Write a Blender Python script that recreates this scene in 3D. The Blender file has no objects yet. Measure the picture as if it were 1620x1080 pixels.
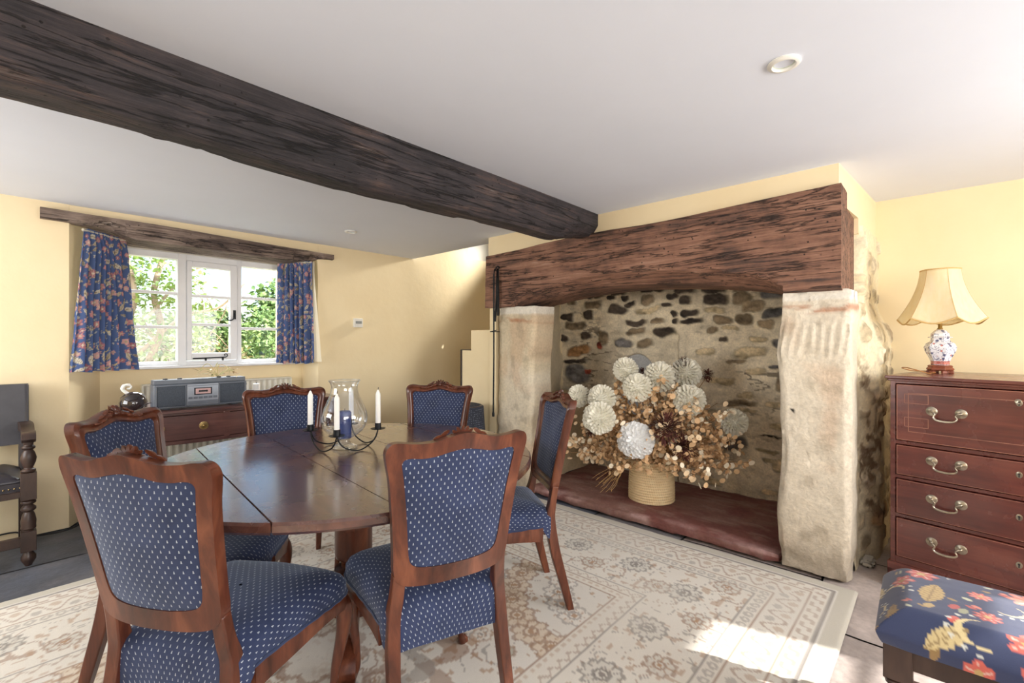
import bpy, bmesh, math, random
import numpy as np
from mathutils import Vector, Matrix, Euler
PI = math.pi
random.seed(7); RNG = np.random.default_rng(7)
scene = bpy.context.scene
C = scene.collection

# ---------------------------------------------------------------- camera, sky, sun, daylight
cam_d = bpy.data.cameras.new('camera'); cam = bpy.data.objects.new('camera', cam_d); C.objects.link(cam)
cam.location = (0, 0, 1.25); cam.rotation_euler = (PI/2, 0, math.radians(-47.6))
cam_d.sensor_width = 36; cam_d.lens = 733/1620*36; cam_d.clip_start = .02; cam_d.clip_end = 500
scene.camera = cam
scene.view_settings.view_transform = 'Standard'; scene.view_settings.look = 'None'
scene.view_settings.exposure = 0.85; scene.view_settings.gamma = 1; scene.view_settings.use_curve_mapping = False

world = bpy.data.worlds.new('sky'); scene.world = world; world.use_nodes = True
wn = world.node_tree; wn.nodes.clear()
wo = wn.nodes.new('ShaderNodeOutputWorld'); bgn = wn.nodes.new('ShaderNodeBackground')
sky = wn.nodes.new('ShaderNodeTexSky'); sky.sky_type = 'NISHITA'; sky.sun_disc = False
sky.sun_elevation = math.radians(33); sky.sun_rotation = math.radians(163); sky.air_density = 1.0; sky.dust_density = .35; sky.ozone_density = 1.0
wn.links.new(sky.outputs[0], bgn.inputs[0]); bgn.inputs[1].default_value = .15
wn.links.new(bgn.outputs[0], wo.inputs[0])

def add_light(name, kind, loc, direction, energy, color=(1, 1, 1), size=None, size_y=None, **kw):
    d = bpy.data.lights.new(name, kind); o = bpy.data.objects.new(name, d); C.objects.link(o)
    o.location = loc; o.rotation_euler = Vector(direction).to_track_quat('-Z', 'Y').to_euler()
    d.energy = energy; d.color = color
    if kind == 'AREA':
        d.shape = 'RECTANGLE'; d.size = size; d.size_y = size_y or size
    for k, v in kw.items(): setattr(d, k, v)
    return o
SUN_DIR = Vector((-.26, .85, -.50))                      # the low sun behind the camera, through the front windows
add_light('sun', 'SUN', (4, -8, 6), SUN_DIR, 6.0, (1, .96, .90), angle=math.radians(.8))
# daylight through the front, far and stair windows, with added fill lamps
add_light('front_daylight_fill', 'AREA', (2.3, -1.62, 1.36), (-.05, 1, -.14), 30, (1, .985, .965), 1.3, 1.05)
add_light('front_daylight_fill', 'AREA', (-.3, -1.62, 1.40), (.1, 1, -.06), 30, (1, .985, .965), 1.6, 1.05)  # added fill lamp in an unseen second front window, reaches the fireplace
add_light('left_fill_light', 'AREA', (-1.86, 3.2, 1.40), (1, .0, .05), 32, (1, .99, .985), 1.8, 1.1)  # added fill from a made-up left window, brightens the back of the room
add_light('daylight_far_window', 'AREA', (1.24, 4.86, 1.52), (0, -1, -.25), 1, (1, 1, 1), 1.2, .9).data.cycles.is_portal = True
add_light('outside_fill_light', 'AREA', (1.5, 6.9, 3.75), (-.1, -1, -.72), 640, (.94, .97, 1), 3.2, 1.6)  # added lamp above the view, pushes extra light in through the far window
add_light('daylight_stair_window', 'SPOT', (4.72, 3.98, 2.72), (-2.05, .24, -1.05), 150, (1, .96, .88), spot_size=math.radians(44), spot_blend=.55, shadow_soft_size=.12)

# ---------------------------------------------------------------- mesh helpers
class MB:
    """collects shapes; build() links them as ONE mesh object"""
    def __init__(self): self.v = []; self.f = []; self.uv = []; self.col = []; self.hasuv = False; self.hascol = False
    def add(self, vs, fs, uvs=None, cols=None, M=None):
        o = len(self.v)
        for p in vs: self.v.append(tuple(M @ Vector(p)) if M is not None else tuple(p))
        for f in fs: self.f.append(tuple(i + o for i in f))
        if uvs is not None: self.hasuv = True; self.uv += [tuple(u) for u in uvs]
        else: self.uv += [(p[0], p[1]) for p in vs]
        if cols is not None: self.hascol = True; self.col += [tuple(c) for c in cols]
        else: self.col += [(.5, .5, .5)] * len(vs)
        return self
    def box(self, c, s, rz=0, M=None, taper=1):
        x, y, z = s[0]/2, s[1]/2, s[2]/2
        vs = [(-x*taper, -y*taper, -z), (x*taper, -y*taper, -z), (x*taper, y*taper, -z), (-x*taper, y*taper, -z), (-x, -y, z), (x, -y, z), (x, y, z), (-x, y, z)]
        Q = Matrix.Translation(c) @ Matrix.Rotation(rz, 4, 'Z')
        if M is not None: Q = M @ Q
        return self.add(vs, [(0, 3, 2, 1), (4, 5, 6, 7), (0, 1, 5, 4), (1, 2, 6, 5), (2, 3, 7, 6), (3, 0, 4, 7)], M=Q)
    def bx(self, x0, x1, y0, y1, z0, z1): return self.box(((x0+x1)/2, (y0+y1)/2, (z0+z1)/2), (abs(x1-x0), abs(y1-y0), abs(z1-z0)))
    def lathe(self, prof, n=24, c=(0, 0, 0), M=None, cap=True, rot=0, closed=False):
        vs = []; fs = []; m = len(prof)
        for r, z in prof:
            for k in range(n):
                a = 2*PI*k/n + rot; vs.append((c[0]+r*math.cos(a), c[1]+r*math.sin(a), c[2]+z))
        rng = m if closed else m-1
        for i in range(rng):
            j = (i+1) % m
            for k in range(n):
                q = (k+1) % n; fs.append((i*n+k, i*n+q, j*n+q, j*n+k))
        if cap and not closed:
            fs.append(tuple(range(n))[::-1]); fs.append(tuple((m-1)*n+k for k in range(n)))
        return self.add(vs, fs, M=M)
    def tube(self, pts, r, n=8, closed=False, M=None, flat=1.0, up=None):
        pts = [Vector(p) for p in pts]; m = len(pts); vs = []; fs = []
        rr = r if hasattr(r, '__len__') else [r]*m
        ref = Vector(up) if up else None; prev = None
        for i, p in enumerate(pts):
            if closed: t = pts[(i+1) % m]-pts[i-1]
            else: t = pts[min(i+1, m-1)]-pts[max(i-1, 0)]
            t = t.normalized() if t.length > 1e-9 else Vector((0, 0, 1))
            if prev is None:
                a = ref if ref else (Vector((0, 0, 1)) if abs(t.z) < .9 else Vector((1, 0, 0)))
            else: a = prev
            u = (a - t*a.dot(t)); u = u.normalized() if u.length > 1e-6 else t.orthogonal().normalized()
            prev = u; w = t.cross(u)
            for k in range(n):
                th = 2*PI*(k+.5)/n; vs.append(p + u*(math.cos(th)*rr[i]) + w*(math.sin(th)*rr[i]*flat))
        for i in range(m if closed else m-1):
            j = (i+1) % m
            for k in range(n):
                q = (k+1) % n; fs.append((i*n+k, i*n+q, j*n+q, j*n+k))
        if not closed: fs.append(tuple(range(n))[::-1]); fs.append(tuple((m-1)*n+k for k in range(n)))
        return self.add(vs, fs, M=M)
    def prism(self, poly, z0, z1, M=None):
        n = len(poly); vs = [(x, y, z0) for x, y in poly] + [(x, y, z1) for x, y in poly]
        fs = [tuple(range(n))[::-1], tuple(range(n, 2*n))] + [(i, (i+1) % n, n+(i+1) % n, n+i) for i in range(n)]
        return self.add(vs, fs, M=M)
    def rect_sweep(self, pts, w, h, side, M=None):
        """square-section bar along pts; side = direction of the width; w, h scalars or lists"""
        pts = [Vector(p) for p in pts]; m = len(pts); s = Vector(side).normalized(); vs = []; fs = []
        W = w if hasattr(w, '__len__') else [w]*m; H = h if hasattr(h, '__len__') else [h]*m
        for i, p in enumerate(pts):
            t = (pts[min(i+1, m-1)]-pts[max(i-1, 0)]).normalized(); u = s - t*s.dot(t); u.normalize(); n_ = t.cross(u)
            for a, b in ((-1, -1), (1, -1), (1, 1), (-1, 1)): vs.append(p + u*(a*W[i]/2) + n_*(b*H[i]/2))
        for i in range(m-1):
            for k in range(4):
                q = (k+1) % 4; fs.append((i*4+k, i*4+q, i*4+4+q, i*4+4+k))
        fs.append((3, 2, 1, 0)); fs.append(tuple((m-1)*4+k for k in range(4)))
        return self.add(vs, fs, M=M)
    def grid(self, P, closed_u=False, uvs=None, cols=None):
        """P: array (nu, nv, 3)"""
        nu, nv = P.shape[:2]; fs = []
        for i in range(nu if closed_u else nu-1):
            j = (i+1) % nu
            for k in range(nv-1): fs.append((i*nv+k, j*nv+k, j*nv+k+1, i*nv+k+1))
        return self.add(P.reshape(-1, 3).tolist(), fs, None if uvs is None else uvs.reshape(-1, 2).tolist(), None if cols is None else cols.reshape(-1, 3).tolist())
    def build(self, name, mat, parent=None, loc=None, smooth=40, bevel=0, seg=2, sub=0, fix=True, solid=0):
        me = bpy.data.meshes.new(name); vs = self.v
        if loc is not None: vs = [(a-loc[0], b-loc[1], c-loc[2]) for a, b, c in vs]
        me.from_pydata(vs, [], self.f)
        if fix:
            bm = bmesh.new(); bm.from_mesh(me); bmesh.ops.recalc_face_normals(bm, faces=bm.faces); bm.to_mesh(me); bm.free()
        if self.hasuv:
            a = me.attributes.new('pat', 'FLOAT_VECTOR', 'POINT'); a.data.foreach_set('vector', np.array([(u[0], u[1], 0) for u in self.uv], 'f').ravel())
        if self.hascol:
            a = me.attributes.new('Col', 'FLOAT_VECTOR', 'POINT'); a.data.foreach_set('vector', np.array(self.col, 'f').ravel())
        me.materials.append(mat)
        o = bpy.data.objects.new(name, me); C.objects.link(o)
        if loc is not None: o.location = loc
        if parent is not None: o.parent = parent
        if smooth:
            me.shade_smooth()
            if smooth < 180: me.set_sharp_from_angle(angle=math.radians(smooth))
        if solid:
            m = o.modifiers.new('solid', 'SOLIDIFY'); m.thickness = solid; m.offset = 0
        if bevel:
            m = o.modifiers.new('bevel', 'BEVEL'); m.width = bevel; m.segments = seg; m.limit_method = 'ANGLE'; m.angle_limit = math.radians(38); m.harden_normals = False
        if sub:
            m = o.modifiers.new('sub', 'SUBSURF'); m.levels = sub; m.render_levels = sub
        return o

def T(name, label, cat, loc=(0, 0, 0), rz=0, group=None):
    o = bpy.data.objects.new(name, None); C.objects.link(o); o.empty_display_size = .05
    o.location = loc; o.rotation_euler = (0, 0, rz); o['label'] = label; o['category'] = cat
    if group: o['group'] = group
    return o
def tag(o, label, cat, group=None):
    o['label'] = label; o['category'] = cat
    if group: o['group'] = group
    return o
def struct(o): o['kind'] = 'structure'; return o
def dup(root, loc, rz, label, group=None):
    r = root.copy(); C.objects.link(r); r.location = loc; r.rotation_euler = (0, 0, rz); r['label'] = label
    if group: r['group'] = group
    for ch in list(root.children):
        c = ch.copy(); C.objects.link(c); c.parent = r
        for g in list(ch.children):
            d = g.copy(); C.objects.link(d); d.parent = c
    return r

# ---------------------------------------------------------------- numpy noise
def _h(ix, iy, iz):
    n = (ix*374761393 + iy*668265263 + iz*2147483647 + 1013904223) & 0xffffffff
    n = ((n ^ (n >> 13)) * 1274126177) & 0xffffffff
    n = ((n ^ (n >> 16)) * 2246822519) & 0xffffffff
    return ((n ^ (n >> 15)) & 0xffff) / 65535.0
def vnoise(x, y, z=0.0):
    x, y, z = np.broadcast_arrays(np.asarray(x, float), np.asarray(y, float), np.asarray(z, float))
    xi, yi, zi = [np.floor(a).astype(np.int64) for a in (x, y, z)]
    fx, fy, fz = x-xi, y-yi, z-zi
    fx, fy, fz = [a*a*(3-2*a) for a in (fx, fy, fz)]
    r = 0
    for a in (0, 1):
        for b in (0, 1):
            for c in (0, 1):
                r = r + _h(xi+a, yi+b, zi+c)*(fx if a else 1-fx)*(fy if b else 1-fy)*(fz if c else 1-fz)
    return r*2-1
def fbm(x, y, z=0.0, o=4):
    r = 0; a = 1; t = 0
    for i in range(o): r = r + a*vnoise(np.asarray(x)*2**i+17*i, np.asarray(y)*2**i, np.asarray(z)*2**i); t += a; a *= .5
    return r/t
def sst(a, b, x):
    t = np.clip((x-a)/(b-a), 0, 1); return t*t*(3-2*t)
def mixc(c, d, m): return c*(1-m[..., None]) + np.asarray(d)*m[..., None]
def catmull(P, n=6, closed=False):
    P = [Vector(p) for p in P]; m = len(P); out = []
    for i in range(m if closed else m-1):
        if closed: a, b, c, d = P[i-1], P[i], P[(i+1) % m], P[(i+2) % m]
        else: a, b, c, d = P[max(i-1, 0)], P[i], P[i+1], P[min(i+2, m-1)]
        for k in range(n):
            t = k/n; out.append(.5*((2*b)+(c-a)*t+(2*a-5*b+4*c-d)*t*t+(3*b-a-3*c+d)*t**3))
    if not closed: out.append(P[-1])
    return out
def lin(r, g, b):
    f = lambda u: (u/255/12.92 if u/255 < .04045 else ((u/255+.055)/1.055)**2.4)
    return (f(r), f(g), f(b))

# ---------------------------------------------------------------- materials
class NT:
    def __init__(self, name):
        self.m = bpy.data.materials.new(name); self.m.use_nodes = True; self.t = self.m.node_tree; self.t.nodes.clear()
        self.out = self.t.nodes.new('ShaderNodeOutputMaterial')
    def n(self, typ, ins=None, **at):
        x = self.t.nodes.new('ShaderNode'+typ)
        for k, v in at.items(): setattr(x, k, v)
        for k, v in (ins or {}).items(): self.set(x.inputs[k], v)
        return x
    def set(self, sock, v):
        if isinstance(v, bpy.types.NodeSocket): self.t.links.new(v, sock)
        elif isinstance(v, bpy.types.Node): self.t.links.new(v.outputs[0], sock)
        else:
            if hasattr(v, '__len__') and len(v) == 3 and sock.type == 'RGBA': v = (*v, 1)
            sock.default_value = v
    def math(self, op, a, b=0.0, c=0.0):
        x = self.t.nodes.new('ShaderNodeMath'); x.operation = op
        for i, v in enumerate((a, b, c)): self.set(x.inputs[i], v)
        return x.outputs[0]
    def mix(self, f, a, b, mode='MIX'):
        x = self.t.nodes.new('ShaderNodeMix'); x.data_type = 'RGBA'; x.blend_type = mode
        self.set(x.inputs[0], f); self.set(x.inputs[6], a); self.set(x.inputs[7], b); return x.outputs[2]
    def ramp(self, f, stops):
        x = self.t.nodes.new('ShaderNodeValToRGB'); e = x.color_ramp.elements
        while len(e) < len(stops): e.new(.5)
        for i, (p, c) in enumerate(stops):
            e[i].position = p; c = (c, c, c) if not hasattr(c, '__len__') else c; e[i].color = (*c, 1)
        self.set(x.inputs[0], f); return x.outputs[0]
    def coords(self, scale=(1, 1, 1), which='Object'):
        tc = self.n('TexCoord'); mp = self.n('Mapping', {0: tc.outputs[which]}); mp.inputs['Scale'].default_value = scale; return mp.outputs[0]
    def noise(self, vec, scale, detail=4, rough=.55, dist=0):
        return self.n('TexNoise', {'Vector': vec, 'Scale': scale, 'Detail': detail, 'Roughness': rough, 'Distortion': dist}).outputs[0]
    def bump(self, h, strength=.3, dist=.01): return self.n('Bump', {'Height': h, 'Strength': strength, 'Distance': dist}).outputs[0]
    def bsdf(self, color, rough=.5, normal=None, **kw):
        b = self.n('BsdfPrincipled', {'Base Color': color, 'Roughness': rough})
        if normal is not None: self.set(b.inputs['Normal'], normal)
        for k, v in kw.items(): self.set(b.inputs[k], v)
        self.t.links.new(b.outputs[0], self.out.inputs[0]); return b

def simple(name, cols, rough=.5, scale=8, stretch=(1, 1, 1), bump=.0, bscale=None, dist=.004, lo=.3, hi=.7, detail=5, distortion=0, **kw):
    t = NT(name); v = t.coords(stretch); nz = t.noise(v, scale, detail, .6, distortion)
    k = len(cols); stops = [(lo+(hi-lo)*i/max(1, k-1), c) for i, c in enumerate(cols)]
    col = t.ramp(nz, stops) if k > 1 else cols[0]
    nr = None
    if bump: nr = t.bump(t.noise(v, bscale or scale*3, 6, .6), bump, dist)
    t.bsdf(col, rough, nr, **kw); return t.m
def colmat(name, rough=.8, bump=.3, bscale=60, dist=.004, vary=.12, **kw):
    """albedo from the mesh's Col attribute (pattern of the thing itself), fine grain from noise"""
    t = NT(name); a = t.n('Attribute', attribute_name='Col'); v = t.coords()
    nz = t.noise(v, bscale, 5, .6)
    col = t.mix(1.0, a.outputs['Color'], t.ramp(nz, [(.25, 1-vary), (.75, 1+vary)]), 'MULTIPLY')
    t.bsdf(col, rough, t.bump(nz, bump, dist) if bump else None, **kw); return t.m

M = {}
M['plaster'] = simple('yellow_plaster', [lin(240, 220, 180), lin(244, 226, 188)], .9, 2.5, bump=.25, bscale=7, dist=.012)
M['ceiling'] = simple('white_ceiling_paint', [lin(224, 229, 241), lin(228, 233, 245)], .75, 1.5, bump=.12, bscale=2.5, dist=.01)
M['white_plaster'] = simple('white_plaster', [lin(232, 228, 218), lin(240, 236, 228)], .9, 3, bump=.2, bscale=9)
M['white_paint'] = simple('white_gloss_paint', [lin(232, 233, 236), lin(240, 241, 243)], .35, 6, bump=.05)
M['wood_chair'] = simple('polished_walnut', [lin(56, 28, 19), lin(88, 46, 31), lin(120, 70, 48)], .28, 5, (4, 4, .8), bump=.08, bscale=40, dist=.001, distortion=.6)
M['wood_table'] = None
M['wood_chest'] = None
M['oak_dark'] = simple('dark_oak', [lin(34, 24, 21), lin(58, 42, 36), lin(84, 64, 54)], .38, 7, (1, 1, .3), bump=.2, bscale=30, dist=.002)
M['iron'] = simple('black_iron', [lin(26, 27, 30), lin(48, 50, 54)], .45, 30, bump=.2, Metallic=.7)
M['brass'] = simple('aged_brass', [lin(150, 125, 80), lin(190, 165, 115)], .32, 20, Metallic=1.0)
M['silver_brass'] = simple('worn_pewter_brass', [lin(140, 130, 115), lin(190, 180, 162)], .3, 25, Metallic=1.0)
M['leather'] = simple('dark_leather', [lin(36, 33, 40), lin(52, 48, 56)], .36, 10, bump=.25, bscale=90, dist=.001)
M['wax_white'] = simple('white_wax', [lin(238, 236, 230), lin(246, 244, 240)], .45, 10, **{'Subsurface Weight': .2, 'Subsurface Radius': (.02, .015, .01)})
M['wax_blue'] = simple('blue_wax', [lin(48, 62, 112), lin(62, 78, 130)], .45, 14)
M['black_plastic'] = simple('black_rubber', [lin(22, 22, 24), lin(34, 34, 36)], .5, 10)
M['white_plastic'] = simple('white_plastic', [lin(228, 226, 218), lin(236, 234, 228)], .4, 5)
M['radiator'] = simple('cream_radiator_enamel', [lin(226, 222, 206), lin(234, 230, 216)], .45, 4)

def fabric_dots():
    t = NT('navy_dotted_fabric'); a = t.n('Attribute', attribute_name='pat'); s = t.n('SeparateXYZ', {0: a.outputs['Vector']})
    v = t.math('DIVIDE', s.outputs[1], .0135); row = t.math('FLOOR', v)
    odd = t.math('MODULO', t.math('ABSOLUTE', row), 2.0)
    u = t.math('ADD', t.math('DIVIDE', s.outputs[0], .0215), t.math('MULTIPLY', odd, .5))
    fu = t.math('ABSOLUTE', t.math('SUBTRACT', t.math('FRACT', u), .5)); fv = t.math('SUBTRACT', t.math('FRACT', v), .5)
    wid = t.math('MULTIPLY_ADD', fv, -.10, .066)
    m = t.math('MULTIPLY', t.math('LESS_THAN', fu, wid), t.math('MULTIPLY', t.math('GREATER_THAN', fv, -.24), t.math('LESS_THAN', fv, .28)))
    vec = t.coords(); nz = t.noise(vec, 14, 4)
    base = t.ramp(nz, [(.3, lin(36, 45, 73)), (.7, lin(48, 58, 90))])
    weave = t.noise(t.coords((1, 1, 1)), 420, 2)
    col = t.mix(m, base, (*lin(158, 164, 174), 1))
    t.bsdf(col, .75, t.bump(t.math('ADD', weave, m), .25, .001), **{'Sheen Weight': .3, 'Sheen Roughness': .45, 'Sheen Tint': (.72, .82, 1, 1), 'Specular IOR Level': .25})
    return t.m
M['fabric'] = fabric_dots()
def oak_beam(name, stops, rough=.7, axis='X', bump=.7):
    t = NT(name); st = {'X': (.5, 7, 7), 'Y': (7, .5, 7)}[axis]
    v = t.coords(st); g = t.noise(v, 3.5, 10, .72, .4); big = t.noise(t.coords((1, 1, 1) if axis == 'X' else (1, 1, 1)), 2.6, 5, .65)
    f = t.math('ADD', t.math('MULTIPLY', g, .55), t.math('MULTIPLY', big, .45)); f = t.math('MULTIPLY_ADD', t.math('SUBTRACT', f, .5), 1.25, .5); fine = t.noise(t.coords({'X': (1.2, 30, 30), 'Y': (30, 1.2, 30)}[axis]), 3.0, 6, .7); f = t.math('ADD', f, t.math('MULTIPLY', t.math('SUBTRACT', fine, .5), .42))
    col = t.ramp(f, stops)
    worm = t.n('TexVoronoi', {'Vector': t.coords(), 'Scale': 26.0}).outputs[0]
    hole = t.ramp(worm, [(.07, 0.0), (.13, 1.0)])
    sel = t.ramp(t.noise(t.coords(), 5, 2), [(.46, 0.0), (.54, 1.0)])
    hole = t.math('MAXIMUM', hole, t.math('SUBTRACT', 1.0, sel))
    col = t.mix(hole, (.008, .006, .005, 1), col)
    cn_ = t.noise(t.coords({'X': (.7, 10, 10), 'Y': (10, .7, 10)}[axis]), 1.6, 6, .6, .3); crack = t.ramp(t.math('ABSOLUTE', t.math('SUBTRACT', cn_, .5)), [(.004, .22), (.020, 1.0)]); col = t.mix(1.0, col, crack, 'MULTIPLY')
    h = t.math('ADD', t.math('ADD', t.noise(v, 7, 8, .7), t.math('MULTIPLY', fine, .6)), t.math('ADD', t.math('MULTIPLY', hole, .8), crack))
    t.bsdf(col, rough, t.bump(h, bump, .012)); return t.m
M['beam'] = oak_beam('old_dark_oak_beam', [(.32, lin(24, 22, 26)), (.44, lin(44, 40, 44)), (.55, lin(62, 55, 58)), (.64, lin(84, 68, 63)), (.74, lin(116, 112, 113))])
M['mantel'] = oak_beam('old_brown_oak_beam', [(.30, lin(52, 42, 41)), (.40, lin(92, 68, 58)), (.50, lin(132, 94, 76)), (.62, lin(156, 116, 96)), (.76, lin(180, 148, 128))], .72, 'Y')
M['lintel'] = oak_beam('grey_oak_lintel', [(.3, lin(66, 55, 52)), (.46, lin(104, 88, 80)), (.60, lin(146, 128, 116)), (.76, lin(178, 164, 150))], .8)
def table_wood(name, cols, rough, st=(8, .6, 8), sc=2.2, bumpd=.0015, coat=.25):
    t = NT(name); v = t.coords(st); g = t.noise(v, sc, 8, .65, .5); big = t.noise(t.coords((1, 1, 1)), 3, 3)
    k = len(cols); f = t.math('ADD', t.math('MULTIPLY', g, .6), t.math('MULTIPLY', big, .4))
    col = t.ramp(f, [(.34+.32*i/(k-1), c) for i, c in enumerate(cols)])
    wav = t.noise(t.coords((1.5, .8, 1)), 9, 5, .6)
    r = t.ramp(t.noise(t.coords(), 6, 5), [(.3, rough*.9), (.7, rough*1.15)])
    t.bsdf(col, r, t.bump(wav, .18, bumpd*2), **{'Coat Weight': coat, 'Coat Roughness': .16, 'Coat IOR': 1.6}); return t.m
M['wood_table'] = table_wood('table_mahogany', [lin(54, 34, 29), lin(80, 49, 40), lin(106, 68, 55)], .27, coat=.9)
M['wood_chest'] = table_wood('chest_mahogany', [lin(66, 31, 27), lin(94, 46, 39), lin(124, 68, 54)], .26, (1, .5, 7), 2.5, .0008)
M['wood_console'] = table_wood('console_mahogany', [lin(62, 38, 36), lin(86, 54, 50), lin(108, 70, 62)], .3, (.5, 4, 7), 2.5, .0008)
M['inlay'] = simple('pale_stringing', [lin(140, 90, 72), lin(160, 108, 86)], .4)
def thin_glass(name, tint, edge=.5, base=.04):
    t = NT(name); lw = t.n('LayerWeight', {'Blend': edge}); f = t.math('ADD', t.math('MULTIPLY', t.math('POWER', lw.outputs['Facing'], 2.2), .55), base)
    tr = t.n('BsdfTransparent', {'Color': tint}); gl = t.n('BsdfGlossy', {'Color': (.95, .97, 1), 'Roughness': .03})
    mx = t.n('MixShader', {0: f, 1: tr.outputs[0], 2: gl.outputs[0]}); t.t.links.new(mx.outputs[0], t.out.inputs[0]); return t.m
M['pane'] = thin_glass('window_glass', (.96, .98, .98), .3, .03)
M['hurricane'] = thin_glass('clear_blown_glass', (.93, .945, .965), .55, .09)

# ================================================================ THE SETTING
CZ = 2.17                                                # ceiling height
# ---- floor: flagstones
def build_floor():
    b = MB(); r = random.Random(3); y = -1.7
    b.add([(-1.8, -1.7, -.03), (4.9, -1.7, -.03), (4.9, 5.0, -.03), (-1.8, 5.0, -.03)], [(0, 1, 2, 3)], cols=[(.05, .047, .045)]*4)
    while y < 4.9:
        h = r.uniform(.55, .85); x = -1.8 - r.uniform(0, .5)
        while x < 4.9:
            w = r.uniform(.6, 1.1); g = .006
            n = max(3, int(w/.06)); m = max(3, int(h/.06))
            X, Y = np.meshgrid(np.linspace(x+g, x+w-g, n), np.linspace(y+g, y+h-g, m), indexing='ij')
            jx = .006*fbm(X*6, Y*6, 1); jy = .006*fbm(X*6, Y*6, 5)
            Z = -.006 + .0035*fbm(X*5, Y*5, 3)
            edge = np.minimum(np.minimum(X-x, x+w-X), np.minimum(Y-y, y+h-Y)); Z = Z - .006*(edge < .008)
            t = r.uniform(-.5, .5)
            dark = np.array(lin(98, 102, 112))*(1+.5*t); light = np.array(lin(176, 164, 158))*(1+.18*t)
            k = sst(.9, 1.9, np.full_like(X, y+h/2) + .0*X)
            col = light*(1-k[..., None]) + dark*k[..., None]
            nz = fbm(X*9, Y*9, 7); col = col*(1+.35*nz[..., None])
            col = mixc(col, np.array(lin(120, 118, 122)), np.clip(sst(.15, .5, fbm(X*4, Y*12, 11))*.5*k, 0, 1))
            P = np.stack([X+jx, Y+jy, Z], -1); b.grid(P, cols=np.clip(col, 0, 1)); x += w
        y += h
    m = colmat('flagstone', .48, .5, 38, .006, .18)
    return struct(b.build('floor', m, smooth=50, fix=False))
build_floor()

# ---- ceiling (open over the stairs, which climb behind the chimney breast)
b = MB(); b.bx(-1.8, 3.07, -1.65, 4.95, CZ, CZ+.1); b.bx(3.07, 4.0, -1.65, 2.93, CZ, CZ+.1)
struct(b.build('ceiling', M['ceiling'], smooth=0))
b = MB(); b.bx(3.07, 5.0, 2.9, 5.0, 3.35, 3.45); b.bx(2.97, 3.07, 2.93, 4.95, CZ+.1, 3.4); b.bx(2.97, 5.0, 2.83, 2.93, CZ+.1, 3.4)
struct(b.build('wall_stairwell', M['white_plaster'], smooth=0))

# ---- window wall with the splayed recess
b = MB()
b.prism([(-1.85, 4.3), (.292, 4.3), (.484, 4.65), (.484, 4.95), (-1.85, 4.95)], 0, 2.17)
b.prism([(1.995, 4.3), (3.9, 4.3), (3.9, 4.95), (1.995, 4.95)], 0, 2.17)
b.bx(3.05, 3.9, 4.3, 4.95, 2.17, 3.4)
b.bx(3.9, 5.0, 4.3, 4.95, 0, 2.285)
b.bx(.484, 1.995, 4.65, 4.95, 0, 1.035)
b.bx(.484, .62, 4.66, 4.95, 1.035, 2.0); b.bx(1.857, 1.995, 4.66, 4.95, 1.035, 2.0)
b.bx(.293, 1.994, 4.302, 4.94, 2.075, 2.169)
struct(b.build('wall_back', M['plaster'], smooth=0))
b = MB(); b.bx(3.9, 5.0, 4.34, 4.95, 2.285, 3.4); struct(b.build('wall_stair_top', M['white_plaster'], smooth=0))
# ---- end wall of the stair with the opening its daylight comes through
b = MB(); b.bx(3.95, 5.0, 2.83, 2.93, 0, 2.3); b.bx(4.85, 5.0, 2.83, 3.7, 0, 3.4); b.bx(4.85, 5.0, 3.7, 4.3, 0, 2.45); b.bx(4.85, 5.0, 3.7, 4.3, 3.0, 3.4)
struct(b.build('wall_stair_end', M['plaster'], smooth=0))
# ---- boxed-in stair: stepped side panel beside the chimney breast
Myz = Matrix(((0, 0, 1, 0), (1, 0, 0, 0), (0, 1, 0, 0), (0, 0, 0, 1)))     # (a,b,c) -> (c,a,b): polygon in y,z, extruded in x
b = MB(); b.prism([(2.93, 0), (3.36, 0), (3.36, 1.166), (3.235, 1.166), (3.235, 1.355), (2.93, 1.355)], 2.97, 3.04, M=Myz)
struct(b.build('wall_stair', M['plaster'], smooth=0))
b = MB(); b.bx(2.965, 3.045, 3.36, 3.385, 0, 1.172); b.bx(2.967, 3.043, 3.232, 3.385, 1.166, 1.174)
struct(b.build('trim_stair_edge', M['oak_dark'], bevel=.003))

# ---- chimney breast above the fireplace
b = MB()
b.prism([(2.90, .366), (3.88, .29), (3.9, 2.93), (2.9, 2.93)], 1.97, CZ)
b.prism([(3.36, .33), (3.9, .288), (3.9, .5), (3.36, .5)], 1.88, 1.98)
b.bx(2.915, 3.95, 2.855, 2.93, 0, 1.98)
struct(b.build('wall_chimney', M['plaster'], smooth=0))
# ---- right wall, front wall (behind the camera), left wall
b = MB(); b.bx(3.88, 4.05, -1.65, .45, 0, CZ); struct(b.build('wall_right', M['plaster'], smooth=0))
b = MB()
for x0, x1, z0, z1 in ((-1.85, -1.15, 0, CZ), (-1.15, .55, 0, .86), (-1.15, .55, 1.94, CZ), (.55, 1.62, 0, CZ), (1.62, 2.98, 0, .86), (1.62, 2.98, 1.94, CZ), (2.98, 4.05, 0, CZ)):
    b.bx(x0, x1, -2.05, -1.6, z0, z1)
struct(b.build('wall_front', M['plaster'], smooth=0))
b = MB()
for y0, y1, z0, z1 in ((-1.65, 2.25, 0, CZ), (2.25, 4.15, 0, .82), (2.25, 4.15, 1.98, CZ), (4.15, 4.95, 0, CZ)):  # the gap is made up to let the added left fill in
    b.bx(-2.2, -1.8, y0, y1, z0, z1)
struct(b.build('wall_left', M['plaster'], smooth=0))
b = MB(); b.bx(-2.3, 4.3, -2.75, -2.05, 2.06, 2.18); struct(b.build('sun_cutoff_slab_1', M['oak_dark'], smooth=0))  # unseen slab added outside to cut the sun patch short
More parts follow.
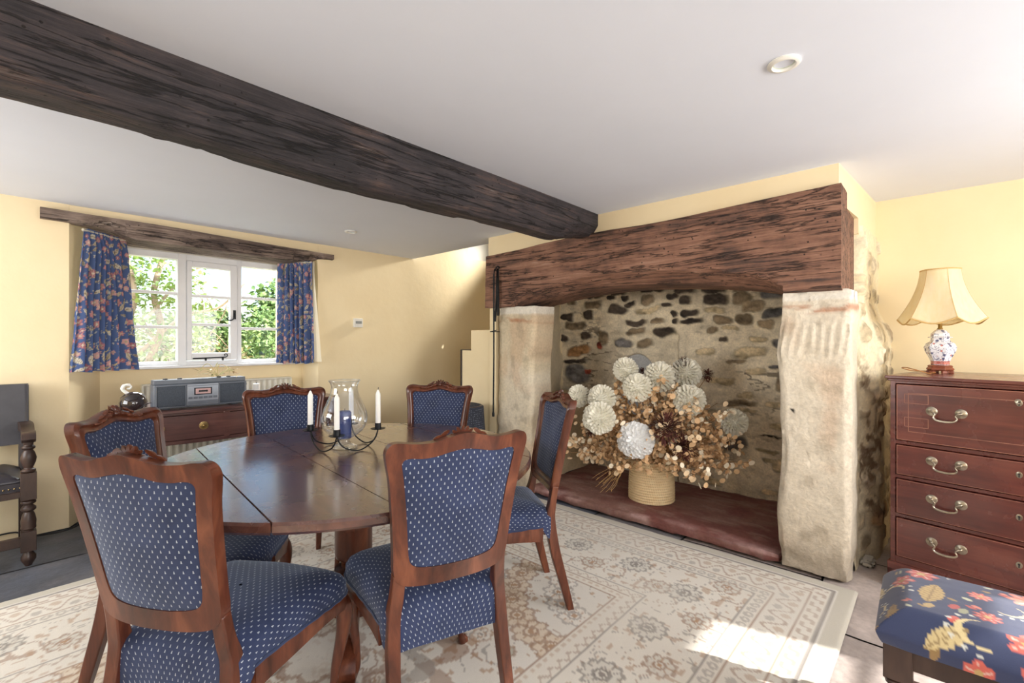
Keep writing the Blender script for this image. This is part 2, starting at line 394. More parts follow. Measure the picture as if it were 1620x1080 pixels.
def casement(name, x0, x1, y, z0, z1, n):
    b = MB(); w = .05
    for x in np.linspace(x0, x1, n+1): b.bx(x-w/2, x+w/2, y-.03, y+.03, z0, z1)
    for z in (z0, z1): b.bx(x0, x1, y-.03, y+.03, z-w/2, z+w/2)
    for z in np.linspace(z0, z1, 4)[1:3]: b.bx(x0, x1, y-.012, y+.012, z-.012, z+.012)
    return struct(b.build(name, M['white_paint'], smooth=0))
casement('window_2', 1.64, 2.96, -1.9, .885, 1.915, 3); casement('window_3', -1.13, .53, -1.9, .885, 1.915, 3)

# ---- the casement window
W0, W1, Z0, Z1, WY = .62, 1.857, 1.05, 1.985, 4.70
win = bpy.data.objects.new('window_1', None); C.objects.link(win); struct(win)
b = MB()
b.bx(W0, .645, WY-.03, WY+.05, Z0, Z1); b.bx(.975, 1.035, WY-.035, WY+.05, Z0, Z1); b.bx(1.418, 1.455, WY-.035, WY+.05, Z0, Z1); b.bx(1.795, W1, WY-.03, WY+.05, Z0, Z1)
b.bx(W0, W1, WY-.03, WY+.05, Z1-.05, Z1); b.bx(W0, W1, WY-.03, WY+.05, Z0, Z0+.035)
b.build('window_frame', M['white_paint'], win, bevel=.004)
def lights(b, x0, x1, z0, z1, y=WY):
    for k in (1, 2): z = z0+(z1-z0)*k/3; b.bx(x0, x1, y-.012, y+.02, z-.012, z+.012)
b = MB(); lights(b, .645, .975, Z0+.035, Z1-.05); lights(b, 1.455, 1.795, Z0+.035, Z1-.05); b.build('glazing_bar', M['white_paint'], win, bevel=.003)
cs = MB(); cs.bx(1.036, 1.073, WY-.045, WY+.01, Z0+.04, Z1-.052); cs.bx(1.362, 1.417, WY-.045, WY+.01, Z0+.04, Z1-.052)
cs.bx(1.073, 1.362, WY-.045, WY+.01, Z0+.04, Z0+.10); cs.bx(1.073, 1.362, WY-.045, WY+.01, Z1-.10, Z1-.052); lights(cs, 1.073, 1.362, Z0+.10, Z1-.10, WY-.02)
cso = cs.build('casement_sash', M['white_paint'], win, bevel=.003)
for x0, x1, y in ((.645, .975, WY+.01), (1.455, 1.795, WY+.01), (1.073, 1.362, WY-.012)):
    b = MB(); b.add([(x0, y, Z0+.03), (x1, y, Z0+.03), (x1, y, Z1-.05), (x0, y, Z1-.05)], [(0, 1, 2, 3)]); b.build('pane', M['pane'], win, smooth=0)
# iron catch with a curled tail, stay bar with a scroll
b = MB(); b.bx(1.384, 1.402, WY-.06, WY-.045, 1.45, 1.53); b.tube(catmull([(1.393, WY-.065, 1.505), (1.388, WY-.075, 1.47), (1.37, WY-.08, 1.445), (1.345, WY-.08, 1.437), (1.325, WY-.08, 1.447), (1.327, WY-.08, 1.462), (1.34, WY-.08, 1.463)], 4), [.006]*12+[.004]*13, 8)
b.build('window_catch', M['iron'], cso)
b = MB(); b.tube([(1.075, WY-.06, 1.105), (1.32, WY-.06, 1.112)], .006, 6)
b.tube([(1.32 + .018*(1-.055*k)*math.cos(-PI/2+k*.45), WY-.06, 1.130+.018*(1-.055*k)*math.sin(-PI/2+k*.45)) for k in range(14)], .004, 6)
for x in (1.17, 1.30): b.bx(x-.006, x+.006, WY-.062, WY-.045, 1.085, 1.108)
b.build('window_stay', M['iron'], cso)
b = MB(); b.bx(.49, 1.992, WY-.10, WY+.05, 1.03, 1.052); b.build('window_sill', M['white_paint'], win, bevel=.005)
# plaster reveal strip above the frame
b = MB(); b.bx(.484, 1.995, WY-.04, WY+.2, Z1, 2.07); struct(b.build('trim_window_head', M['white_plaster'], smooth=0))

# ---- rough timbers: a grid wrapped round a cross-section that varies along the length
def timber(name, mat, n, section, noise=.006, axis='X', ns=9):
    """section(t) -> (centre-line coordinate, list of (other, z) points); noise roughens it"""
    rows = []
    for i in range(n):
        a, pts = section(i/(n-1)); q = []
        dense = []
        for k in range(len(pts)):
            p0, p1 = Vector(pts[k]), Vector(pts[(k+1) % len(pts)]); m = max(1, int((p1-p0).length/.025)); dense += [(p0.lerp(p1, j/m)) for j in range(m)]
        rows.append((a, dense))
    m = min(len(r[1]) for r in rows); P = np.zeros((n, m, 3))
    for i, (a, d) in enumerate(rows):
        idx = np.linspace(0, len(d), m, endpoint=False)
        for k in range(m):
            f = idx[k]; p = d[int(f) % len(d)].lerp(d[(int(f)+1) % len(d)], f-int(f))
            P[i, k] = (a, p[0], p[1]) if axis == 'X' else (p[0], a, p[1])
    L = P[..., 0] if axis == 'X' else P[..., 1]; O = P[..., 1] if axis == 'X' else P[..., 0]
    d1 = noise*fbm(L*2.2, O*ns, P[..., 2]*ns); d2 = noise*fbm(L*2.2+50, O*ns, P[..., 2]*ns)
    if axis == 'X': P[..., 1] += d1
    else: P[..., 0] += d1
    P[..., 2] += d2
    b = MB(); v = P.reshape(-1, 3).tolist(); fs = []
    for i in range(n-1):
        for k in range(m):
            q = (k+1) % m; fs.append((i*m+k, i*m+q, (i+1)*m+q, (i+1)*m+k))
    fs.append(tuple(range(m))[::-1]); fs.append(tuple((n-1)*m+k for k in range(m)))
    b.add(v, fs); return b.build(name, mat, smooth=32)
def beam_sec(t):
    x = -1.85 + 4.755*t; e = sst(.90, 1.0, t); w = .012*math.sin(x*2.3) ; zb = 1.938 + .010*math.sin(x*3.1+1) + .085*float(e)
    ch = .03 + .025*float(sst(.3, .75, t)); c2 = .02+.05*float(sst(.3, .75, t))
    return x, [(1.80+w*.4, CZ+.012), (1.80+w, zb+c2), (1.80+ch+w, zb), (1.965+w, zb-.004), (2.0+w*.5, zb+.04), (2.0, CZ+.012)]
o = timber('ceiling_beam', M['beam'], 120, beam_sec, .009)
tag(o, 'long dark hewn oak beam running across the white ceiling to the fireplace', 'beam')
def lintel_sec(t):
    x = .154 + 1.98*t; e0 = float(sst(.16, .26, t)); e1 = float(1-sst(.80, .99, t)); k = min(e0, 1)
    top = 2.118 - .03*t + .008*math.sin(t*5); bot = 2.055 - .055*k*e1 - .018*t
    yb = 4.33 + .33*min(float(sst(.08, .2, t)), float(1-sst(.90, .97, t)))
    return x, [(4.262, top), (4.262, bot), (yb, bot-.01), (yb, top)]
o = timber('window_lintel', M['lintel'], 80, lintel_sec, .006)
tag(o, 'weathered grey oak lintel in the yellow wall above the window', 'lintel')
def mantel_sec(t):
    y = .352 + 2.583*t
    top = 2.052 - .042*t + .006*math.sin(y*4)
    # arch: chamfer edge on the face and a lower arris behind it
    s = (y-.62)/(2.62-.62); s_ = min(max(s, 0), 1); prof = max(0.0, math.sin(PI*min(max(s_, 0), 1)))**.42
    base = 1.515 + .03*t
    face = base + .205*prof*(1-.12*s_); inner = base + (.115*max(0.0, math.sin(PI*s_))**.7)
    inner = min(inner, face)
    return y, [(2.87, top), (2.862, face), (2.985, inner), (3.36, inner), (3.36, top)]
o = timber('mantel_beam', M['mantel'], 110, mantel_sec, .008, 'Y', 8)
tag(o, 'massive brown oak beam with a shallow arch spanning the stone fireplace', 'beam')

# ================================================================ STONEWORK
def stone_field(U, V, stones, seed=0, wob=.02):
    """heights and colours of rounded rubble stones set in mortar; stones: (u, v, half_w, half_h, rot, height, colour)"""
    H = np.zeros_like(U); K = np.zeros_like(U); col = np.zeros(U.shape+(3,))
    du = wob*fbm(U*9, V*9, seed); dv = wob*fbm(U*9+31, V*9, seed+3)
    nz = fbm(U*26, V*30, seed+9); nl = fbm(U*7, V*26, seed+5)
    for i, (u, v, a, c, r, h, rgb) in enumerate(stones):
        x = (U+du-u)*math.cos(r) + (V+dv-v)*math.sin(r); y = -(U+du-u)*math.sin(r) + (V+dv-v)*math.cos(r)
        d = (np.abs(x/a)**2.8 + np.abs(y/c)**2.8)**(1/2.8)
        m = 1-sst(.70, 1.08, d); hh = h*m*(.8+.5*nz)
        H = np.maximum(H, hh); c_ = np.array(rgb)*np.clip(1+.7*nl[..., None]+.6*nz[..., None], .2, 2)
        w = m[..., None]; col = col*(1-w) + c_*w; K = np.maximum(K, m)
    return H, K, col
def from_px(px, py, X, s=.738, q=.674):
    k = (px-810)/733; d = X/(s+q*k); return (q-s*k)*d, 1.25-(py-540)*d/733
MORTAR = np.array(lin(226, 212, 186)); DARK = lin(72, 62, 54); MID = lin(142, 124, 100); LGT = lin(186, 168, 136); GREY = lin(110, 106, 104); RED = lin(128, 60, 44); BRN = lin(158, 118, 78)
# ---- back of the fireplace; the stones' places were read off the photograph once, in metres on this wall
ST = [(690, 460, 60, 14, 'd'), (795, 462, 80, 26, 'd'), (900, 455, 78, 28, 'd'), (1000, 460, 70, 16, 'm'), (1115, 468, 90, 50, 'g'), (475, 478, 40, 18, 'm'), (520, 490, 38, 16, 'd'), (572, 490, 30, 16, 'd'),
      (750, 485, 50, 20, 'd'), (797, 500, 48, 24, 'd'), (905, 490, 86, 36, 'd'), (1005, 490, 76, 36, 'm'), (455, 515, 58, 32, 'm'), (590, 512, 46, 14, 'd'), (655, 497, 46, 24, 'm'), (545, 533, 78, 32, 'd'), (655, 533, 90, 18, 'l'),
      (727, 520, 50, 14, 'd'), (1045, 517, 86, 34, 'm'), (440, 550, 42, 24, 'd'), (765, 547, 26, 16, 'd'), (812, 542, 54, 22, 'd'), (1120, 548, 78, 32, 'g'), (900, 532, 80, 20, 'l'), (615, 578, 74, 20, 'd'), (695, 575, 60, 16, 'm'),
      (765, 570, 30, 22, 'd'), (820, 572, 74, 20, 'd'), (930, 567, 76, 30, 'm'), (1010, 560, 72, 36, 'm'), (1090, 582, 62, 24, 'm'), (610, 607, 72, 20, 'm'), (720, 612, 86, 32, 'd'), (890, 606, 46, 18, 'm'), (960, 600, 64, 22, 'l'),
      (425, 628, 42, 32, 'd'), (345, 638, 24, 16, 'd'), (487, 635, 40, 52, 'm'), (935, 645, 38, 16, 'd'), (400, 682, 84, 38, 'b'), (473, 665, 22, 28, 'r'), (1030, 690, 124, 38, 'l'), (980, 718, 64, 18, 'm'), (392, 765, 92, 72, 'g'),
      (432, 752, 22, 18, 'r'), (1140, 805, 42, 64, 'm'), (1130, 740, 60, 14, 'g'), (990, 872, 120, 36, 'm'), (1130, 880, 90, 30, 'l'), (972, 1020, 96, 70, 'g'), (1130, 960, 60, 36, 'l'), (1110, 995, 80, 16, 'd'), (560, 650, 60, 30, 'g'), (640, 655, 70, 34, 'm'),
      (1140, 660, 60, 40, 'g'), (1050, 760, 80, 30, 'l'), (940, 790, 70, 36, 'l'), (870, 690, 70, 30, 'l'), (1060, 640, 70, 24, 'l'), (395, 590, 70, 34, 'm'), (385, 720, 80, 20, 'd'), (1100, 1050, 90, 26, 'l'), (380, 500, 40, 26, 'm'), (365, 560, 50, 26, 'd')]
CT = dict(d=(DARK, .026), m=(MID, .020), l=(LGT, .012), g=(GREY, .02), r=(RED, .016), b=(BRN, .02))
stones = []; rr = random.Random(5)
for x, y, w, h, t in ST:
    u, v = from_px(740+x/2.314, 260+y/2.314, 3.86); u2, v2 = from_px(740+(x+w/2)/2.314, 260+(y+h/2)/2.314, 3.86)
    stones.append((u, v, abs(u-u2)*1.12, abs(v-v2)*1.15, rr.uniform(-.12, .12), CT[t][1], np.array(CT[t][0])*rr.uniform(.8, 1.25)))
def fire_back():
    nu, nv = 330, 250
    U, V = np.meshgrid(np.linspace(.42, 2.93, nu), np.linspace(-.02, 1.99, nv), indexing='ij')
    extra = []
    for k in range(90):
        u, v = rr.uniform(.45, 2.8), rr.uniform(1.66, 1.98) if k < 50 else rr.uniform(.1, 1.0)
        extra.append((u, v, rr.uniform(.05, .10), rr.uniform(.02, .04), rr.uniform(-.2, .2), .02 if k < 50 else .006, np.array(DARK if k < 50 else LGT)*rr.uniform(.8, 1.5)))
    H, K, col = stone_field(U, V, extra+stones, 2, .034)
    mort = MORTAR*.97*(1+.34*fbm(U*5, V*8, 4)[..., None]+.26*fbm(U*22, V*30, 8)[..., None])
    soot = np.clip(sst(-.1, .45, fbm(U*2.2, V*3, 21))*.35*sst(.55, 1.2, V), 0, 1)
    mort = mixc(mort, lin(128, 112, 92), soot)
    damp = sst(.0, .5, fbm(U*2.5, V*2, 33))*.45*(1-sst(.5, 1.0, V)); mort = mixc(mort, lin(150, 128, 104), damp)
    cr = (np.abs(fbm(U*3, V*11, 41)) < .04)*sst(.2, .6, fbm(U*2, V*2, 43)+.3)*.75; mort = mixc(mort, lin(84, 70, 56), cr)
    col = mort*(1-K[..., None]) + col*K[..., None]
    # blocked-up oven: shallow arched recess with a grey skim, and a plaster step to its left
    ou, ov = from_px(1002, 560, 3.86); a = .20
    arch = 1-sst(.92, 1.02, np.where(V > .90, np.hypot((U-ou)/a, (V-.90)/.24), np.abs(U-ou)/a)); arch = arch*(V > .4)
    col = mixc(col, np.array(lin(172, 164, 156)), arch*.9)
    step = sst(0, .03, U-1.60)*(1-sst(1.30, 1.36, V))*.035
    bulge = .03*fbm(U*1.3, V*1.3, 3)
    X = 3.87 - H*1.15 - .012*fbm(U*14, V*18, 6) - bulge + arch*.07 + step
    P = np.stack([X, U, V], -1)
    b = MB(); b.grid(P, cols=np.clip(col, 0, 1)); b.bx(3.96, 4.05, .42, 2.93, 0, 2.0)
    return struct(b.build('wall_fireplace', colmat('sooty_rubble', .92, .55, 70, .008, .2), smooth=180, fix=False))
fire_back()
# ---- plastered left cheek of the fireplace with its stone seat, and the right cheek
b = MB(); n = 40
U, V = np.meshgrid(np.linspace(0, 1, n), np.linspace(-.02, 1.99, 60), indexing='ij')
X = 3.12+.8*U; Y = 2.60+.27*U+.02*fbm(X*3, V*3, 1)+.006*fbm(X*12, V*12, 2)
col = np.array(lin(214, 200, 172))*(1+.12*fbm(X*5, V*4, 3)[..., None]); b.grid(np.stack([X, Y, V], -1), cols=np.clip(col, 0, 1))
struct(b.build('wall_fireplace_left', colmat('limewash', .9, .3, 40, .006, .1), smooth=180, fix=False))
b = MB(); b.bx(3.12, 3.9, .42, .60, 0, 1.98); struct(b.build('wall_fireplace_right', M['white_plaster'], smooth=0))
def rough_block(name, mat, size, loc, res=.03, noise=.012, ns=5, color=None, shape=None, seed=0, paint=None):
    """box of stone: subdivided, edges worn, surface pitted; base at loc"""
    sx, sy, sz = size; P = {}; b = MB()
    def face(o, du, dv, nu, nv):
        a, c = np.meshgrid(np.linspace(0, 1, nu), np.linspace(0, 1, nv), indexing='ij')
        return np.array(o)+a[..., None]*np.array(du)+c[..., None]*np.array(dv)
    nx, ny, nz = [max(2, int(s/res)+1) for s in size]
    F = [face((0, 0, 0), (0, sy, 0), (0, 0, sz), ny, nz), face((sx, 0, 0), (0, 0, sz), (0, sy, 0), nz, ny), face((0, 0, 0), (0, 0, sz), (sx, 0, 0), nz, nx),
         face((0, sy, 0), (sx, 0, 0), (0, 0, sz), nx, nz), face((0, 0, sz), (0, sy, 0), (sx, 0, 0), ny, nx), face((0, 0, 0), (sx, 0, 0), (0, sy, 0), nx, ny)]
    for p in F:
        q = p.copy(); c = np.array(size)/2; rel = (q-c)/c
        # wear the arrises
        e = np.sort(np.abs(rel), -1)[..., 1]; wear = sst(.80, 1.0, e)[..., None]*np.array([.012, .012, .004 if sz > .3 else .012]); q = q - np.sign(rel)*wear*(1+.8*fbm(p[..., 0]*12, p[..., 1]*12, p[..., 2]*12)[..., None])
        w = p+np.array(loc)
        for k in range(3): q[..., k] += noise*fbm(w[..., 0]*ns+k*20, w[..., 1]*ns, w[..., 2]*ns+seed)
        if shape is not None: q = shape(q, p)
        base = np.array(color)*(1+.16*fbm(w[..., 0]*6, w[..., 1]*6, w[..., 2]*5+seed)[..., None]+.12*fbm(w[..., 0]*30, w[..., 1]*30, w[..., 2]*30)[..., None])
        if paint is not None: base = paint(base, p, w)
        b.grid(q+np.array(loc), cols=np.clip(base, 0, 1))
    o = b.build(name, mat, loc=loc, smooth=60, fix=False)
    bm = bmesh.new(); bm.from_mesh(o.data); bmesh.ops.remove_doubles(bm, verts=bm.verts, dist=.0004); bmesh.ops.recalc_face_normals(bm, faces=bm.faces); bm.to_mesh(o.data); bm.free()
    o.data.shade_smooth(); o.data.set_sharp_from_angle(angle=math.radians(60)); return o
M['stone'] = colmat('limestone', .88, .55, 55, .008, .14)
def pil_paint(base, p, w):
    q = sst(.1, .5, fbm(w[..., 1]*3, w[..., 2]*2.2, 5)); base = mixc(base, lin(226, 216, 198), q*.45)
    r = sst(.15, .5, fbm(w[..., 1]*5, w[..., 2]*3, 15))*.35; base = mixc(base, lin(190, 150, 118), r)
    s = sst(.2, .5, fbm(w[..., 1]*14, w[..., 2]*10, 25))*.4; base = mixc(base, lin(150, 134, 112), s)
    cap = sst(1.47, 1.485, w[..., 2]); base = mixc(base, lin(228, 222, 210), cap*.9)
    band = sst(1.40, 1.41, w[..., 2])*(1-sst(1.44, 1.46, w[..., 2]))*sst(.0, .3, fbm(w[..., 1]*7, w[..., 2]*20, 35)); base = mixc(base, lin(168, 104, 66), band*.7)
    d = np.hypot(w[..., 1]-.575, w[..., 2]-.872); base = mixc(base, (.01, .008, .006), (d < .011)*1.0*(w[..., 0] < 2.95))
    low = 1-sst(.05, .25, w[..., 2]); return mixc(base, lin(120, 106, 94), low*.4)
def rshape(q, p):
    z = p[..., 2]; t = sst(1.30, 1.44, z)                     # the cap stone steps out a little; tool marks under it
    q[..., 1] -= .012*t*(p[..., 1] < .1); q[..., 0] -= .010*t*(p[..., 0] < .1)
    k = sst(1.15, 1.2, z)*(1-sst(1.33, 1.37, z)); q[..., 0] += .004*k*np.sin(p[..., 1]*150+z*18)
    q[..., 1] += .012*np.sin(z*7)*(p[..., 1] > .2); return q
o = rough_block('stone_pillar', M['stone'], (.26, .325, 1.525), (2.905, .315, 0), .011, .014, 5, lin(208, 196, 176), rshape, 1, pil_paint)
tag(o, 'pale hewn limestone pillar under the right end of the fireplace beam', 'pillar')
def lshape(q, p):
    z = p[..., 2]; q[..., 1] += ((p[..., 1] < .2)*(.05*(1-sst(.5, .78, z)) - .015*np.sin(z*5)))
    q[..., 1] -= (p[..., 1] > .3)*.02*sst(.2, 1.2, z); return q
o = rough_block('stone_pillar', M['stone'], (.28, .43, 1.545), (2.905, 2.415, 0), .014, .014, 4, lin(208, 192, 164), lshape, 9, pil_paint)
tag(o, 'worn buff limestone pillar under the left end of the fireplace beam, behind the fire irons', 'pillar')
o = rough_block('trim_stone_seat', M['stone'], (.68, .34, .71), (3.19, 2.47, .055), .02, .016, 4, lin(206, 188, 154), None, 4)
struct(o)
def hearth_paint(base, p, w):
    d = sst(-.05, .4, fbm(w[..., 0]*5, w[..., 1]*3, 9)); base = mixc(base, lin(150, 118, 106), d*.55)
    dust = sst(.0, .5, fbm(w[..., 0]*26, w[..., 1]*9, 3))*.35; base = mixc(base, lin(176, 150, 140), dust)
    edge = (1-sst(.0, .10, p[..., 0]))*sst(.03, .06, p[..., 2])*sst(-.2, .3, fbm(w[..., 0]*8, w[..., 1]*8, 1)); return mixc(base, lin(196, 162, 158), edge*.6)
o = rough_block('hearth_slab', colmat('red_hearth', .75, .5, 50, .005, .2), (.99, 1.86, .072), (2.915, .63, -.004), .016, .008, 6, lin(124, 76, 70), None, 3, hearth_paint)
tag(o, 'raised red-painted stone hearth inside the inglenook fireplace', 'hearth')
o = rough_block('floor_stone', M['stone'], (.085, .06, .045), (3.22, .245, -.003), .012, .012, 14, lin(176, 170, 160))
tag(o, 'small loose grey stone on the floor between the pillar and the chest', 'stone')
# ---- rubble side of the chimney breast
def chimney_side():
    U, V = np.meshgrid(np.linspace(0, 1, 90), np.linspace(-.02, 1.93, 170), indexing='ij')
    st = []; r = random.Random(11); v = .06
    while v < 1.9:
        h = r.uniform(.07, .16); u = .10 + r.uniform(-.05, .05)
        while u < 1.0:
            w = r.uniform(.10, .2); c = r.choice([LGT, LGT, BRN, MID, lin(206, 192, 168)])
            if r.random() < .62: st.append((u+w/2, v+h/2, w*.42, h*.40, r.uniform(-.3, .3), r.uniform(.008, .024), np.array(c)*r.uniform(.9, 1.2)))
            u += w
        v += h
    H, K, col = stone_field(U*.95, V, st, 5, .03)
    mort = np.array(lin(230, 216, 184))*(1+.08*fbm(U*9, V*9, 2)[..., None])
    col = mort*(1-K[..., None]*.8) + col*K[..., None]*.8
    stain = sst(.02, .25, fbm(U*4+3, V*3.5, 77))*(1-sst(1.0, 1.3, V))*sst(.15, .35, V)*.9; col = mixc(col, lin(112, 84, 58), stain*sst(-.3, .2, fbm(U*30, V*30, 5)))
    bul = .07*(1-sst(1.25, 1.50, V))*sst(.15, .4, U)
    X = 3.13+.77*U; Y = .325-.045*U - bul - H*.8 - .012*fbm(U*8, V*8, 9)
    Y = Y + .085*sst(1.47, 1.50, V)*(1-sst(3.37, 3.39, X)); P = np.stack([X, Y, V], -1); b = MB(); b.grid(P, cols=np.clip(col, 0, 1)); b.bx(3.2, 3.9, .36, .45, 0, 1.95)
    return struct(b.build('wall_chimney_side', colmat('pale_rubble', .9, .5, 60, .008, .16), smooth=180, fix=False))
chimney_side()

# ================================================================ RUG
def build_rug():
    x0, x1, y0, y1 = -1.15, 2.862, .285, 3.29; s = .0085
    nx, ny = int((x1-x0)/s), int((y1-y0)/s)
    X, Y = np.meshgrid(np.linspace(x0, x1, nx), np.linspace(y0, y1, ny), indexing='ij')
    CREAM = np.array(lin(219, 214, 205)); PALE = lin(228, 223, 214); TAN = lin(176, 142, 112); BR = lin(146, 108, 82); GR = lin(142, 134, 128); DG = lin(108, 100, 96); GREEN = lin(170, 168, 148)
    col = np.broadcast_to(CREAM, X.shape+(3,)).copy()*(1+.05*fbm(X*3, Y*3, 1)[..., None])
    ex = np.minimum(X-x0, x1-X); ey = np.minimum(Y-y0, y1-Y); e = np.minimum(ex, ey); along = np.where(ex < ey, Y, X)
    def rosette(cx, cy, R, n, rot, c_in, c_line, c_mid=None):
        nonlocal col
        i0, i1 = np.searchsorted(X[:, 0], [cx-R*1.4, cx+R*1.4]); j0, j1 = np.searchsorted(Y[0], [cy-R*1.4, cy+R*1.4])
        if i1 <= i0 or j1 <= j0: return
        x = X[i0:i1, j0:j1]-cx; y = Y[i0:i1, j0:j1]-cy; r = np.hypot(x, y); th = np.arctan2(y, x)+rot
        rad = R*(.78+.22*np.abs(np.cos(n*th/2))); d = r/rad; sub = col[i0:i1, j0:j1]
        sub[:] = mixc(sub, c_in, (d < 1)*(.7 if R < .2 else .0)); sub[:] = mixc(sub, c_line, (np.abs(d-1) < max(.10, .007/R))*.62)
        if c_mid is not None:
            sub[:] = mixc(sub, c_mid, (np.abs(np.cos(n*th/2)) < .22)*(d < .9)*(d > .35)*.8); sub[:] = mixc(sub, c_line, (np.abs(d-.38) < .09)*.7); sub[:] = mixc(sub, c_mid, (d < .2)*1.0)
    r = random.Random(2)
    field = e > .86
    # field: curling sprays and rosettes
    vine = (np.abs(fbm(X*4.2, Y*4.2, 3, 3)) < .018)*sst(-.15, .15, fbm(X*2, Y*2, 8)); col = mixc(col, BR, vine*field*.75)
    tw = (np.abs(fbm(X*9, Y*9, 13, 2)) < .02)*(fbm(X*3, Y*3, 18) > .05); col = mixc(col, DG, tw*field*.55)
    bud = (vnoise(X*38, Y*38, 4) > .62); col = mixc(col, TAN, bud*field*.75)
    gx = np.arange(x0+.93, x1-.9, .17); gy = np.arange(y0+.93, y1-.9, .17)
    for i, a in enumerate(gx):
        for j, c in enumerate(gy):
            if r.random() < .62: rosette(a+r.uniform(-.06, .06), c+r.uniform(-.06, .06), r.uniform(.026, .058), r.choice([6, 8, 10]), r.random()*3, r.choice([PALE, GREEN, CREAM]), r.choice([BR, BR, DG, TAN]), r.choice([TAN, BR, GR]))
    mx, my = (x0+x1)/2, (y0+y1)/2
    for R, n, ci, cl in ((.52, 16, PALE, BR), (.42, 12, CREAM, GR), (.28, 12, lin(206, 190, 168), BR), (.16, 8, PALE, BR)): rosette(mx, my, R, n, 0, ci, cl, None)
    for sx in (-1, 1):
        for sy in (-1, 1):
            for q in range(7):
                a = q/6*PI/2; cx = mx+sx*((x1-x0)/2-.86); cy = my+sy*((y1-y0)/2-.86); rosette(cx-sx*.50*math.cos(a), cy-sy*.50*math.sin(a), .085, 8, q, lin(214, 196, 172), BR, TAN)
            for q in range(4):
                a = (q+.5)/4*PI/2; rosette(cx-sx*.27*math.cos(a), cy-sy*.27*math.sin(a), .075, 8, q, PALE, GR, TAN)
    # borders: bands measured inward from the edge
    def band(a, b_, c, k=1.0):
        nonlocal col
        col = mixc(col, c, ((e >= a) & (e < b_))*k)
    def motif(a, b_, period, c, fn, k=.8):
        k *= .72
        nonlocal col
        t = (e-a)/(b_-a); u = (along/period) % 1.0
        col = mixc(col, c, ((e >= a) & (e < b_) & fn(u, t))*k)
    band(.0, .075, lin(196, 190, 176)); band(.078, .086, DG, .8); band(.092, .098, GR, .8)
    band(.10, .86, lin(222, 216, 205))
    motif(.105, .16, .07, BR, lambda u, t: (np.abs(t-.5-.3*np.sign(u-.5)) < .14) | ((np.abs(u-.5) < .08) & (np.abs(t-.5) < .35)), .7); band(.165, .171, BR, .7)
    motif(.175, .30, .13, BR, lambda u, t: np.abs(t-.5-.32*np.sin(2*PI*u)) < .07, .75); motif(.175, .30, .13, TAN, lambda u, t: np.hypot((u-.25)*1.05, t-.30) < .16, .7); motif(.175, .30, .13, GR, lambda u, t: np.hypot((u-.75)*1.05, t-.70) < .16, .7)
    band(.305, .311, BR, .7); motif(.315, .365, .05, GR, lambda u, t: np.abs(np.hypot(u-.5, t-.5)-.3) < .12, .7); band(.37, .376, GR, .8)
    # main border: big palmettes joined by vine
    inb = (e > .38) & (e < .74)
    v2 = (np.abs(fbm(X*7, Y*7, 23, 2)) < .022); col = mixc(col, BR, v2*inb*.6); col = mixc(col, TAN, (vnoise(X*40, Y*40, 6) > .58)*inb*.6); col = mixc(col, DG, (np.abs(fbm(X*12, Y*12, 33, 2)) < .02)*inb*.5)
    for q, x in enumerate(np.arange(x0+.56, x1-.4, .19)):
        for y in (y0+.56, y1-.56): rosette(x, y+(.07 if q % 2 else -.07), .082 if q % 2 else .062, 12 if q % 2 else 8, q, lin(206, 202, 192), DG if q % 2 else BR, GR if q % 2 else TAN)
    for q, y in enumerate(np.arange(y0+.75, y1-.7, .19)):
        for x in (x0+.56, x1-.56): rosette(x+(.07 if q % 2 else -.07), y, .082 if q % 2 else .062, 12 if q % 2 else 8, q, lin(206, 202, 192), DG if q % 2 else BR, GR if q % 2 else TAN)
    band(.745, .752, GR, .8); motif(.756, .80, .06, BR, lambda u, t: np.abs(t-.5-.3*np.sin(2*PI*u)) < .16, .65); band(.804, .811, BR, .7); motif(.815, .85, .04, TAN, lambda u, t: np.hypot(u-.5, t-.5) < .3, .6); band(.853, .862, BR, .75)
    worn = sst(-.2, .5, fbm(X*2, Y*2, 51))*.38; col = mixc(col, np.array(lin(214, 208, 197)), worn)
    Z = .011 + .0012*fbm(X*30, Y*30, 3, 2) + .003*fbm(X*1.5, Y*1.5, 9) - .009*(1-sst(0, .012, e))
    wave = .012*fbm(X*1.2, Y*1.2, 2); Xw = X + wave*(ey > .0); Yw = Y + .012*fbm(X*1.0, Y*.8, 22)
    idx = np.arange(nx*ny).reshape(nx, ny); F = np.stack([idx[:-1, :-1], idx[1:, :-1], idx[1:, 1:], idx[:-1, 1:]], -1).reshape(-1, 4)
    me = bpy.data.meshes.new('rug'); me.vertices.add(nx*ny); me.vertices.foreach_set('co', np.stack([Xw, Yw, Z], -1).astype('f').ravel())
    me.loops.add(F.size); me.loops.foreach_set('vertex_index', F.astype('i').ravel()); me.polygons.add(len(F)); me.polygons.foreach_set('loop_start', np.arange(0, F.size, 4, dtype='i')); me.update(calc_edges=True)
    a = me.attributes.new('Col', 'FLOAT_VECTOR', 'POINT'); a.data.foreach_set('vector', np.clip(col, 0, 1).astype('f').ravel()); me.shade_smooth()
    me.materials.append(colmat('wool_pile', .95, .5, 350, .002, .10, **{'Sheen Weight': .15}))
    o = bpy.data.objects.new('rug', me); C.objects.link(o)
    return tag(o, 'large cream patterned wool rug on the stone floor under the dining table', 'rug')
build_rug()

